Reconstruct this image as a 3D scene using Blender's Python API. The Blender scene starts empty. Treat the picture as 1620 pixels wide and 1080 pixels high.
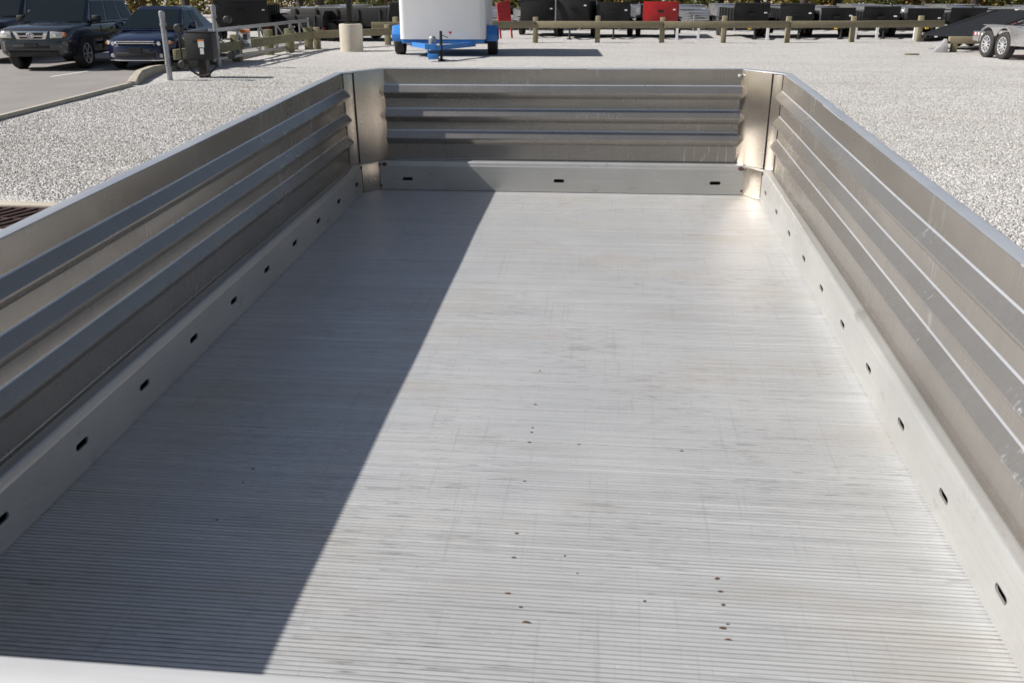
import bpy, bmesh, math, random
from mathutils import Vector, Matrix, noise
random.seed(7)
R = math.radians
scene = bpy.context.scene
COL = scene.collection

# ------------------------------------------------------------------ camera, sky, sun, exposure
CAM_POS = Vector((.2436, -4.331, 1.85))
YAW, PITCH = .1097, math.atan(554/1433.78)
cam_d = bpy.data.cameras.new('camera'); cam = bpy.data.objects.new('camera', cam_d); COL.objects.link(cam)
cam_d.sensor_width = 36; cam_d.lens = 36*1433.78/1620; cam_d.clip_start = .05; cam_d.clip_end = 900
cam.location = CAM_POS
cam.rotation_euler = (math.pi/2-PITCH, 0, YAW)
cam_d.dof.use_dof = True; cam_d.dof.focus_distance = 4.0; cam_d.dof.aperture_fstop = 9.0
scene.camera = cam

SUN_DIR = Vector((1.004, .194, -.82)).normalized()          # the way the light travels
world = bpy.data.worlds.new('World'); scene.world = world; world.use_nodes = True
wn = world.node_tree.nodes; wn.clear()
sky = wn.new('ShaderNodeTexSky'); sky.sky_type = 'NISHITA'; sky.sun_disc = False
sky.sun_elevation = math.asin(-SUN_DIR.z); sky.sun_rotation = math.atan2(-SUN_DIR.x, -SUN_DIR.y) % (2*math.pi)
sky.air_density = 1.0; sky.dust_density = 1.6; sky.ozone_density = 1.0
bg = wn.new('ShaderNodeBackground'); bg.inputs[1].default_value = .05
wo = wn.new('ShaderNodeOutputWorld')
wl = world.node_tree.links
hs = wn.new('ShaderNodeHueSaturation'); hs.inputs['Saturation'].default_value = .95; wl.new(sky.outputs[0], hs.inputs['Color'])
# scattered fair-weather cloud over the whole dome (the car windows mirror it)
wtc = wn.new('ShaderNodeTexCoord'); wmp = wn.new('ShaderNodeMapping'); wmp.inputs['Scale'].default_value = (2.6, 2.6, 6.5); wl.new(wtc.outputs['Generated'], wmp.inputs[0])
wnz = wn.new('ShaderNodeTexNoise'); wnz.inputs['Scale'].default_value = 1.9; wnz.inputs['Detail'].default_value = 8; wnz.inputs['Roughness'].default_value = .58; wl.new(wmp.outputs[0], wnz.inputs['Vector'])
wmr = wn.new('ShaderNodeMapRange'); wmr.inputs[1].default_value = .55; wmr.inputs[2].default_value = .65; wmr.inputs[4].default_value = .7; wl.new(wnz.outputs['Fac'], wmr.inputs[0])
wmx = wn.new('ShaderNodeMix'); wmx.data_type = 'RGBA'; wl.new(wmr.outputs[0], wmx.inputs[0]); wl.new(hs.outputs[0], wmx.inputs[6]); wmx.inputs[7].default_value = (6.5, 6.6, 7, 1)
wl.new(wmx.outputs[2], bg.inputs[0]); world.node_tree.links.new(bg.outputs[0], wo.inputs[0])
sl = bpy.data.lights.new('sun', 'SUN'); sl.energy = 5.0; sl.angle = R(.53); sl.color = (1, .955, .895)
so = bpy.data.objects.new('sun', sl); COL.objects.link(so); so.location = (-20, -4, 20)
so.rotation_euler = SUN_DIR.to_track_quat('-Z', 'Y').to_euler()
scene.view_settings.view_transform = 'Standard'; scene.view_settings.look = 'None'
scene.view_settings.exposure = .40; scene.view_settings.gamma = 1.0
scene.render.engine = 'CYCLES'
scene.render.resolution_x = 1024; scene.render.resolution_y = 682

# ------------------------------------------------------------------ materials
def nodes_of(m):
    nt = m.node_tree; return nt, nt.nodes, nt.links
def mat(name, col, rough=.6, metal=0., var=None, bump=None, stretch=(1, 1, 1), col2=None, rvar=0., coat=0., trans=0., detail=5.):
    """principled; var=(noise scale, amount) mixes towards col2 (or darker); bump=(scale, strength, distance)"""
    m = bpy.data.materials.new(name); m.use_nodes = True
    nt, N, L = nodes_of(m); b = N['Principled BSDF']
    b.inputs['Base Color'].default_value = (*col, 1); b.inputs['Roughness'].default_value = rough
    b.inputs['Metallic'].default_value = metal; b.inputs['Coat Weight'].default_value = coat
    b.inputs['Transmission Weight'].default_value = trans
    if var or bump:
        tc = N.new('ShaderNodeTexCoord'); mp = N.new('ShaderNodeMapping'); mp.inputs['Scale'].default_value = stretch
        L.new(tc.outputs['Object'], mp.inputs[0])
    if var:
        nz = N.new('ShaderNodeTexNoise'); nz.inputs['Scale'].default_value = var[0]; nz.inputs['Detail'].default_value = detail
        nz.inputs['Roughness'].default_value = .65
        L.new(mp.outputs[0], nz.inputs['Vector'])
        rp = N.new('ShaderNodeMapRange'); rp.inputs[1].default_value = .32; rp.inputs[2].default_value = .68
        rp.inputs[3].default_value = 0; rp.inputs[4].default_value = var[1]; L.new(nz.outputs['Fac'], rp.inputs[0])
        mx = N.new('ShaderNodeMix'); mx.data_type = 'RGBA'
        mx.inputs[6].default_value = (*col, 1); c2 = col2 or tuple(c*.45 for c in col); mx.inputs[7].default_value = (*c2, 1)
        L.new(rp.outputs[0], mx.inputs[0]); L.new(mx.outputs[2], b.inputs['Base Color'])
        if rvar:
            rr = N.new('ShaderNodeMapRange'); rr.inputs[1].default_value = .3; rr.inputs[2].default_value = .7
            rr.inputs[3].default_value = rough-rvar; rr.inputs[4].default_value = rough+rvar
            L.new(nz.outputs['Fac'], rr.inputs[0]); L.new(rr.outputs[0], b.inputs['Roughness'])
    if bump:
        n2 = N.new('ShaderNodeTexNoise'); n2.inputs['Scale'].default_value = bump[0]; n2.inputs['Detail'].default_value = 4
        L.new(mp.outputs[0], n2.inputs['Vector'])
        bp = N.new('ShaderNodeBump'); bp.inputs['Strength'].default_value = bump[1]; bp.inputs['Distance'].default_value = bump[2]
        L.new(n2.outputs['Fac'], bp.inputs['Height']); L.new(bp.outputs[0], b.inputs['Normal'])
    return m

def mix(N, L, fac, a, b, blend='MIX'):
    """colour mix; a, b are sockets or rgb tuples; fac socket or float"""
    mx = N.new('ShaderNodeMix'); mx.data_type = 'RGBA'; mx.blend_type = blend
    for i, v in ((0, fac), (6, a), (7, b)):
        if isinstance(v, tuple): mx.inputs[i].default_value = (*v, 1)
        elif isinstance(v, (int, float)): mx.inputs[i].default_value = v
        else: L.new(v, mx.inputs[i])
    return mx.outputs[2]
def nz_fac(N, L, vec, scale, lo, hi, detail=4, stretch=None, out=(0, 1), rough=.6):
    if stretch:
        mp = N.new('ShaderNodeMapping'); mp.inputs['Scale'].default_value = stretch; L.new(vec, mp.inputs[0]); vec = mp.outputs[0]
    n = N.new('ShaderNodeTexNoise'); n.inputs['Scale'].default_value = scale; n.inputs['Detail'].default_value = detail
    n.inputs['Roughness'].default_value = rough
    L.new(vec, n.inputs['Vector'])
    r = N.new('ShaderNodeMapRange'); r.inputs[1].default_value = lo; r.inputs[2].default_value = hi
    r.inputs[3].default_value, r.inputs[4].default_value = out
    L.new(n.outputs['Fac'], r.inputs[0]); return r.outputs[0]

def alu(name, base, rough, metal, along, smudge=.25, scratch=.5, spec=.5):
    """mill finish aluminium: drawn along one axis, smudged, with pale scuffs"""
    m = bpy.data.materials.new(name); m.use_nodes = True
    nt, N, L = nodes_of(m); b = N['Principled BSDF']
    b.inputs['Metallic'].default_value = metal; b.inputs['Specular IOR Level'].default_value = spec
    tc = N.new('ShaderNodeTexCoord'); o = tc.outputs['Object']
    st = {'x': (.5, 30, 30), 'y': (30, .5, 30), 'z': (30, 30, .6)}[along]
    fine = nz_fac(N, L, o, 4, .3, .7, 5, st)
    big = nz_fac(N, L, o, 2.3, .35, .72, 6)
    dirt = nz_fac(N, L, o, 9, .58, .74, 8, (1, 1, 2.2), rough=.75)
    cr = nz_fac(N, L, o, 6, .575, .64, 5, {'x': (2, 2, 9), 'y': (9, 2, 2), 'z': (14, 14, 1.3)}[along])
    c = mix(N, L, fine, base, tuple(v*.86 for v in base))
    c = mix(N, L, big, c, tuple(v*.80 for v in base))
    sm = N.new('ShaderNodeMath'); sm.operation = 'MULTIPLY'; L.new(dirt, sm.inputs[0]); sm.inputs[1].default_value = smudge
    c = mix(N, L, sm.outputs[0], c, (base[0]*.42, base[1]*.40, base[2]*.37))
    cp = N.new('ShaderNodeMath'); cp.operation = 'MULTIPLY'; L.new(cr, cp.inputs[0]); L.new(nz_fac(N, L, o, 1.7, .52, .66, 3), cp.inputs[1])
    sc = N.new('ShaderNodeMath'); sc.operation = 'MULTIPLY'; L.new(cp.outputs[0], sc.inputs[0]); sc.inputs[1].default_value = scratch
    c = mix(N, L, sc.outputs[0], c, (.82, .82, .83))
    L.new(c, b.inputs['Base Color'])
    rg = nz_fac(N, L, o, 3, .3, .7, 5, None, (rough-.05, rough+.07))
    L.new(rg, b.inputs['Roughness'])
    bh = nz_fac(N, L, o, 3.2, 0, 1, 2)
    bp = N.new('ShaderNodeBump'); bp.inputs['Strength'].default_value = .35; bp.inputs['Distance'].default_value = .006
    L.new(bh, bp.inputs['Height'])
    bp2 = N.new('ShaderNodeBump'); bp2.inputs['Strength'].default_value = .10; bp2.inputs['Distance'].default_value = .001
    L.new(fine, bp2.inputs['Height']); L.new(bp.outputs[0], bp2.inputs['Normal']); L.new(bp2.outputs[0], b.inputs['Normal'])
    return m

M = {}
M['panel_side'] = alu('panel_aluminium_side', (0.41, 0.383, 0.352), 0.25, 0.7, 'z', 0.22, 1.0)
M['panel_front'] = alu('panel_aluminium_front', (0.42, 0.393, 0.36), 0.26, 0.78, 'z', 0.25, 1.0)
M['corner'] = alu('corner_aluminium', (.63, .56, .48), .25, .92, 'z', .35, .15)
M['bend'] = alu('painted_glint_bend', (.72, .74, .78), .30, .6, 'y', .35, .2)  # sun glint on folds and sky sheen on flanges, put into the colour
M['rail'] = alu('rail_aluminium', (.58, .58, .565), .40, .55, 'y', .55, .3)
M['rail_front'] = alu('rail_aluminium_cross', (.58, .58, .565), .40, .55, 'x', .75, .3)
M['gate_alu'] = alu('tailgate_aluminium', (.72, .72, .72), .42, .4, 'x', .15, .3)

PITCH_RIB = .305/28
deck_tc = []
def deck_material():
    m = bpy.data.materials.new('ribbed_deck_aluminium'); m.use_nodes = True
    nt, N, L = nodes_of(m); b = N['Principled BSDF']; b.inputs['Metallic'].default_value = .48
    tc = N.new('ShaderNodeTexCoord'); deck_tc.append(tc); o = tc.outputs['Object']      # trailer space, set below
    base = (.77, .78, .785)
    sp = N.new('ShaderNodeSeparateXYZ'); L.new(o, sp.inputs[0])
    def per_rib(div, xs, seed, lo, hi, out=(0, 1)):
        dv = N.new('ShaderNodeMath'); dv.operation = 'MULTIPLY_ADD'; L.new(sp.outputs[1], dv.inputs[0]); dv.inputs[1].default_value = div/PITCH_RIB; dv.inputs[2].default_value = .265/PITCH_RIB*div
        fl = N.new('ShaderNodeMath'); fl.operation = 'FLOOR'; L.new(dv.outputs[0], fl.inputs[0])
        sc = N.new('ShaderNodeMath'); sc.operation = 'MULTIPLY'; L.new(fl.outputs[0], sc.inputs[0]); sc.inputs[1].default_value = 7.31
        xx = N.new('ShaderNodeMath'); xx.operation = 'MULTIPLY'; L.new(sp.outputs[0], xx.inputs[0]); xx.inputs[1].default_value = xs
        cb = N.new('ShaderNodeCombineXYZ'); L.new(xx.outputs[0], cb.inputs[0]); L.new(sc.outputs[0], cb.inputs[1]); cb.inputs[2].default_value = seed
        return nz_fac(N, L, cb.outputs[0], 1, lo, hi, 3, None, out)
    r1 = per_rib(1, .45, 3.1, .28, .72)
    r2 = per_rib(2, 1.1, 8.7, .34, .68)
    r3 = per_rib(3, 9., 1.9, .56, .70)
    glint = per_rib(3, 60., 5.5, .68, .76, (0, .4))  # sparkle along the ribs, painted in as pale flecks
    worn = nz_fac(N, L, o, 1.1, .38, .66, 6, None, (.1, .7))
    r0 = per_rib(.5, .9, 6.2, .34, .66)
    c = mix(N, L, r1, base, tuple(v*.80 for v in base))
    c = mix(N, L, r2, c, tuple(v*.70 for v in base))
    c = mix(N, L, r0, c, (.93, .93, .935), 'MULTIPLY')
    c = mix(N, L, worn, c, (.58, .58, .58))
    dk = N.new('ShaderNodeMath'); dk.operation = 'MULTIPLY'
    patch = nz_fac(N, L, o, 2.1, .40, .66, 5, None, (.15, 1))
    L.new(r3, dk.inputs[0]); L.new(patch, dk.inputs[1])
    d2 = N.new('ShaderNodeMath'); d2.operation = 'MULTIPLY'; L.new(dk.outputs[0], d2.inputs[0]); d2.inputs[1].default_value = .75
    c = mix(N, L, d2.outputs[0], c, (.17, .17, .175))
    scuff = nz_fac(N, L, o, 3, .60, .70, 3, (26, .8, 1), (0, .22))          # drag marks along the bed
    c = mix(N, L, scuff, c, (.33, .33, .33))
    tan = nz_fac(N, L, o, 1.6, .52, .72, 7, (1, 2.4, 1), (0, .34))          # dried mud film
    c = mix(N, L, tan, c, (.50, .42, .31))
    c = mix(N, L, glint, c, (.93, .93, .93))
    L.new(c, b.inputs['Base Color'])
    L.new(nz_fac(N, L, o, 2.4, .3, .7, 6, None, (.34, .48)), b.inputs['Roughness'])
    bp = N.new('ShaderNodeBump'); bp.inputs['Strength'].default_value = .25; bp.inputs['Distance'].default_value = .001
    L.new(r2, bp.inputs['Height']); L.new(bp.outputs[0], b.inputs['Normal'])
    return m
M['deck'] = deck_material()
M['groove'] = mat('dirty_groove', (.15, .148, .145), .75, .2, (6, .8), None, (1, 40, 1))
M['dark_gap'] = mat('dark_gap', (.03, .03, .03), .8)
M['rust'] = mat('rust', (.12, .06, .035), .85, 0, (90, .9), None, col2=(.04, .025, .02))
M['bolt'] = mat('rusty_bolt_steel', (.17, .10, .07), .6, .5, (80, .8))
M['black_steel'] = mat('black_painted_steel', (.006, .006, .007), .6, 0, (6, .5), None, col2=(.014, .013, .014))
M['rubber'] = mat('tyre_rubber', (.022, .022, .023), .85, 0, (20, .6), (60, .3, .004), col2=(.05, .046, .042))
M['rim_silver'] = mat('bright_rim', (.74, .74, .76), .3, .6)
M['rim_dark'] = mat('dark_rim', (.06, .06, .065), .4, .6)
M['galv'] = mat('galvanised_steel', (.40, .41, .43), .45, .6, (14, .7), None, col2=(.25, .26, .28), rvar=.08)
M['alu_far'] = mat('trailer_aluminium', (.66, .66, .67), .32, .85, (4, .6), None, col2=(.45, .45, .46), rvar=.08)
M['white_box'] = mat('white_gelcoat', (.72, .72, .73), .42, 0, (2.2, .35), (14, .12, .01), col2=(.63, .63, .63))
M['blue_paint'] = mat('blue_trailer_paint', (.035, .20, .56), .38, 0, (7, .4), None, col2=(.03, .15, .42))
M['red_paint'] = mat('red_paint', (.50, .015, .02), .35, 0, (5, .5))
M['white_paint'] = mat('white_paint', (.78, .78, .77), .5, 0, (9, .4), None, col2=(.55, .54, .52))
M['yellow_paint'] = mat('yellow_paint', (.75, .48, .04), .5)
M['chrome'] = mat('chrome', (.85, .85, .86), .08, 1)
M['grey_paint'] = mat('slate_car_paint', (.04, .045, .055), .22, .5, coat=1)
M['navy_paint'] = mat('navy_car_paint', (.008, .014, .05), .2, .45, coat=1)
M['black_paint'] = mat('black_car_paint', (.008, .008, .012), .2, .2, coat=1)
M['glass'] = mat('car_glass', (.006, .010, .011), .03, 0)
M['glass'].node_tree.nodes['Principled BSDF'].inputs['Specular IOR Level'].default_value = .42
M['trim'] = mat('black_plastic', (.02, .02, .021), .6)
M['lens'] = mat('headlight_lens', (.62, .62, .58), .1, .3, coat=1)
M['amber'] = mat('amber_lens', (.75, .20, .02), .2, coat=1)
M['taillens'] = mat('red_lens', (.5, .01, .01), .15, coat=1)
M['concrete'] = mat('pale_concrete', (.50, .455, .375), .85, 0, (5, .7), (40, .25, .01), col2=(.40, .36, .30))
M['kerb'] = mat('kerb_concrete', (.46, .42, .34), .85, 0, (6, .8), (30, .3, .01), col2=(.33, .30, .25))
M['pole'] = mat('bronze_pole', (.02, .017, .015), .5, .3)
M['timber'] = mat('treated_timber', (.285, .235, .155), .85, 0, (5, .9), (9, .4, .01), (1, 1, 1), col2=(.20, .19, .115))
M['timber_old'] = mat('weathered_timber', (.235, .21, .125), .9, 0, (7, .9), (9, .4, .01), (1, 1, 1), col2=(.14, .14, .075))
M['grate'] = mat('rusty_iron_grate', (.10, .058, .05), .8, .3, (20, .8), None, col2=(.05, .035, .032))
M['siding'] = mat('white_siding', (.70, .70, .68), .6, 0, (1, .3), None, col2=(.6, .6, .6))
M['teal'] = mat('teal_trim', (.03, .32, .27), .5)
M['label'] = mat('label_white', (.78, .78, .76), .6)
M['orange'] = mat('label_orange', (.80, .22, .04), .6)
M['rock'] = mat('grey_concrete_chunk', (.32, .32, .33), .9, 0, (4, .7), (12, .5, .02))

def gravel_material():
    m = bpy.data.materials.new('gravel'); m.use_nodes = True
    nt, N, L = nodes_of(m); b = N['Principled BSDF']; b.inputs['Roughness'].default_value = .92
    b.inputs['Specular IOR Level'].default_value = .2
    geo = N.new('ShaderNodeNewGeometry'); o = geo.outputs['Position']
    v = N.new('ShaderNodeTexVoronoi'); v.inputs['Scale'].default_value = 38; L.new(o, v.inputs['Vector'])
    sep = N.new('ShaderNodeSeparateColor'); L.new(v.outputs['Color'], sep.inputs[0])
    rmp = N.new('ShaderNodeValToRGB'); L.new(sep.outputs[0], rmp.inputs[0])
    e = rmp.color_ramp.elements
    e[0].position = 0; e[0].color = (.24, .238, .238, 1); e[1].position = 1; e[1].color = (.70, .685, .665, 1)
    for p, c in ((.15, (.39, .383, .378, 1)), (.5, (.49, .48, .465, 1)), (.8, (.57, .555, .535, 1))):
        x = e.new(p); x.color = c
    big = nz_fac(N, L, o, .35, .40, .66, 6, (.6, 1.5, 1))
    c = mix(N, L, big, rmp.outputs[0], (.92, .91, .895), 'MULTIPLY')
    rut = nz_fac(N, L, o, .9, .56, .72, 6, (.35, 1.9, 1), (0, .5))
    c = mix(N, L, rut, c, (.33, .28, .22))
    L.new(c, b.inputs['Base Color'])
    bp = N.new('ShaderNodeBump'); bp.inputs['Strength'].default_value = .9; bp.inputs['Distance'].default_value = .02
    inv = N.new('ShaderNodeMath'); inv.operation = 'SUBTRACT'; inv.inputs[0].default_value = 1; L.new(v.outputs['Distance'], inv.inputs[1])
    L.new(inv.outputs[0], bp.inputs['Height']); L.new(bp.outputs[0], b.inputs['Normal'])
    return m
M['gravel'] = gravel_material()
M['asphalt'] = mat('worn_asphalt', (.27, .25, .24), .9, 0, (.8, .8), (55, .5, .01), col2=(.20, .188, .182), detail=9)
M['bark'] = mat('bark', (.07, .055, .045), .95, 0, (9, .8), (12, .8, .03), (1, 1, .2))
def leaf_mat(name, c1, c2):
    m = bpy.data.materials.new(name); m.use_nodes = True
    nt, N, L = nodes_of(m); b = N['Principled BSDF']; b.inputs['Roughness'].default_value = .7
    geo = N.new('ShaderNodeNewGeometry')
    f = nz_fac(N, L, geo.outputs['Position'], .9, .35, .65, 6)
    L.new(mix(N, L, f, c1, c2), b.inputs['Base Color'])
    b.inputs['Subsurface Weight'].default_value = 0
    return m
M['leaf_green'] = leaf_mat('green_foliage', (.07, .095, .02), (.17, .165, .03))
M['leaf_yellow'] = leaf_mat('yellow_foliage', (.30, .23, .03), (.16, .155, .028))
M['leaf_rust'] = leaf_mat('rusty_foliage', (.20, .11, .028), (.14, .13, .03))

# ------------------------------------------------------------------ mesh helpers
class G:
    def __init__(s): s.v = []; s.f = []
    def add(s, vs, fs):
        n = len(s.v); s.v += [tuple(p) for p in vs]; s.f += [tuple(i+n for i in f) for f in fs]; return s
    def box(s, x0, x1, y0, y1, z0, z1, mx=None, taper=None):
        vs = [Vector((x, y, z)) for z in (z0, z1) for y in (y0, y1) for x in (x0, x1)]
        if mx: vs = [mx @ p for p in vs]
        return s.add(vs, [(0, 2, 3, 1), (4, 5, 7, 6), (0, 1, 5, 4), (2, 6, 7, 3), (0, 4, 6, 2), (1, 3, 7, 5)])
    def tube(s, a, b, r0, r1=None, n=10, caps=True):
        a, b = Vector(a), Vector(b); r1 = r0 if r1 is None else r1
        d = (b-a).normalized(); u = d.orthogonal().normalized(); w = d.cross(u)
        vs = []
        for p, r in ((a, r0), (b, r1)):
            vs += [p+(u*math.cos(t)+w*math.sin(t))*r for t in (2*math.pi*i/n for i in range(n))]
        fs = [(i, (i+1) % n, n+(i+1) % n, n+i) for i in range(n)]
        if caps: fs += [tuple(range(n-1, -1, -1)), tuple(range(n, 2*n))]
        return s.add(vs, fs)
    def bar(s, a, b, w, h, up=(0, 0, 1)):
        """rectangular bar from a to b, w across, h along up"""
        a, b = Vector(a), Vector(b); d = (b-a).normalized(); sx = d.cross(Vector(up)).normalized(); u = sx.cross(d)
        vs = [p+sx*(i*w/2)+u*(j*h/2) for p in (a, b) for j in (-1, 1) for i in (-1, 1)]
        return s.add(vs, [(0, 2, 3, 1), (4, 5, 7, 6), (0, 1, 5, 4), (2, 6, 7, 3), (0, 4, 6, 2), (1, 3, 7, 5)])
    def prism(s, poly, d0, d1, axis='x'):
        """polygon of 2D points extruded from d0 to d1 along axis; poly is (y,z), (x,z) or (x,y)"""
        def P(p, d): return {'x': (d, p[0], p[1]), 'y': (p[0], d, p[1]), 'z': (p[0], p[1], d)}[axis]
        n = len(poly); vs = [P(p, d0) for p in poly]+[P(p, d1) for p in poly]
        return s.add(vs, [tuple(range(n-1, -1, -1)), tuple(range(n, 2*n))]+[(i, (i+1) % n, n+(i+1) % n, n+i) for i in range(n)])
    def loft(s, rings, close=True, caps=True):
        n = len(rings[0]); vs = [p for r in rings for p in r]; fs = []
        for k in range(len(rings)-1):
            for i in range(n if close else n-1):
                j = (i+1) % n; fs.append((k*n+i, k*n+j, (k+1)*n+j, (k+1)*n+i))
        if caps: fs += [tuple(range(n-1, -1, -1)), tuple(range((len(rings)-1)*n, len(rings)*n))]
        return s.add(vs, fs)
    def lathe(s, prof, c=(0, 0, 0), axis='z', n=20, caps=True):
        """prof: (radius, height) pairs"""
        rings = []
        for r, h in prof:
            rg = []
            for i in range(n):
                t = 2*math.pi*i/n; a, b = r*math.cos(t), r*math.sin(t)
                rg.append({'z': (c[0]+a, c[1]+b, c[2]+h), 'x': (c[0]+h, c[1]+a, c[2]+b), 'y': (c[0]+a, c[1]+h, c[2]+b)}[axis])
            rings.append(rg)
        return s.loft(rings, True, caps)
    def mesh(s, name, bevel=0., smooth=False, seg=2, angle=35):
        me = bpy.data.meshes.new(name); me.from_pydata(s.v, [], s.f)
        bm = bmesh.new(); bm.from_mesh(me)
        bmesh.ops.remove_doubles(bm, verts=bm.verts, dist=1e-5)
        bmesh.ops.recalc_face_normals(bm, faces=bm.faces)
        if bevel:
            es = [e for e in bm.edges if len(e.link_faces) == 2 and e.calc_face_angle(0) > R(28)]
            bmesh.ops.bevel(bm, geom=es, offset=bevel, segments=seg, affect='EDGES', profile=.5, clamp_overlap=True)
        bm.to_mesh(me); bm.free()
        if smooth or bevel:
            me.shade_smooth()
            me.set_sharp_from_angle(angle=R(angle))
        return me
    def obj(s, name, material, parent=None, **k):
        return put(name, s.mesh(name, **k), material, parent)
def put(name, me, material, parent=None):
    o = bpy.data.objects.new(name, me); COL.objects.link(o)
    if material and not me.materials: me.materials.append(M[material])
    o.parent = parent; return o
def tag(o, label=None, cat=None, group=None, kind=None):
    for k, v in (('label', label), ('category', cat), ('group', group), ('kind', kind)):
        if v: o[k] = v
    return o
def thing(name, label, cat, loc=(0, 0, 0), rz=0, group=None):
    o = bpy.data.objects.new(name, None); COL.objects.link(o); o.location = loc; o.rotation_euler = (0, 0, rz)
    o.empty_display_size = .2
    return tag(o, label, cat, group)
def copy_tree(o, parent=None):
    c = o.copy(); COL.objects.link(c); c.parent = parent
    for ch in list(o.children): copy_tree(ch, c)
    return c

# ------------------------------------------------------------------ the ground
def hgt(x, y):
    return .030*noise.noise((x*.35, y*.35, 0))+.014*noise.noise((x*1.3, y*1.3, 3))
def hgt_s(x, y):                       # the height of the faceted ground sheet (half-metre grid)
    x0, y0 = math.floor(x*2)/2, math.floor(y*2)/2; u, v = (x-x0)*2, (y-y0)*2
    return (hgt(x0, y0)*(1-u)*(1-v)+hgt(x0+.5, y0)*u*(1-v)+hgt(x0, y0+.5)*(1-u)*v+hgt(x0+.5, y0+.5)*u*v)
def build_ground():
    xs = sorted(set([-400, -200, -100, -60, -40]+[round(-30+.5*i, 3) for i in range(121)]+[40, 60, 100, 200, 400]))
    ys = sorted(set([-200, -80, -30]+[round(-15+.5*i, 3) for i in range(121)]+[55, 70, 100, 150, 250, 420, 700]))
    v = [(x, y, hgt(x, y) if (abs(x) <= 30 and -15 <= y <= 45) else 0.) for y in ys for x in xs]
    nx = len(xs); f = [(j*nx+i, j*nx+i+1, (j+1)*nx+i+1, (j+1)*nx+i) for j in range(len(ys)-1) for i in range(nx-1)]
    me = bpy.data.meshes.new('gravel_ground'); me.from_pydata(v, [], f); me.shade_smooth()
    tag(put('gravel_ground', me, 'gravel'), 'pale grey gravel yard around the trailer', 'ground', kind='structure')
build_ground()
LOT = [(-9.13, 8.3), (-9.30, 9.9), (-9.55, 12.2), (-9.86, 14.4), (-10.35, 15.9), (-10.72, 17.2), (-10.84, 19), (-10.84, 27.5), (-11.4, 30), (-60, 30), (-60, 2), (-8.75, 5)]
g = G(); g.prism(LOT, -.05, .045, 'z'); tag(g.obj('asphalt_lot', 'asphalt'), 'worn brownish asphalt parking lot', 'asphalt', kind='structure')
for (x, y, h, n) in ((-12.40, 16.7, 1.1, 0), (-15.9, 17.2, 1.1, 1)):
    g = G(); g.box(x-.05, x+.05, y-h, y+h, .044, .0495); o = g.obj('parking_line', 'white_paint'); o.rotation_euler = (0, 0, 0)
    tag(o, kind='structure')
def kerb_run(pts, w, h, name):
    g = G(); rings = []
    for i, p in enumerate(pts):
        a = Vector(pts[max(i-1, 0)]); b = Vector(pts[min(i+1, len(pts)-1)]); d = (b-a).normalized(); nrm = Vector((-d.y, d.x))
        c = Vector(p); hh = h[i] if isinstance(h, list) else h
        rings.append([(*(c-nrm*w/2), -.06), (*(c-nrm*w/2), hh*.8), (*(c-nrm*w*.35), hh), (*(c+nrm*w*.35), hh), (*(c+nrm*w/2), hh*.8), (*(c+nrm*w/2), -.06)])
    g.loft(rings); return tag(g.obj(name, 'kerb', bevel=0), kind='structure')
kerb_run([(-8.9, 7.2), (-9.13, 8.9), (-9.36, 10.8), (-9.62, 12.9), (-9.80, 14.2)], .13, .075, 'kerb')
kerb_run([(-9.83, 14.35), (-10.08, 15.0), (-10.40, 15.8), (-10.68, 16.9), (-10.76, 18.4), (-10.80, 21), (-10.80, 24.5), (-10.6, 27)], .2, [.08, .15, .19, .19, .17, .15, .14, .12], 'kerb')

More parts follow.
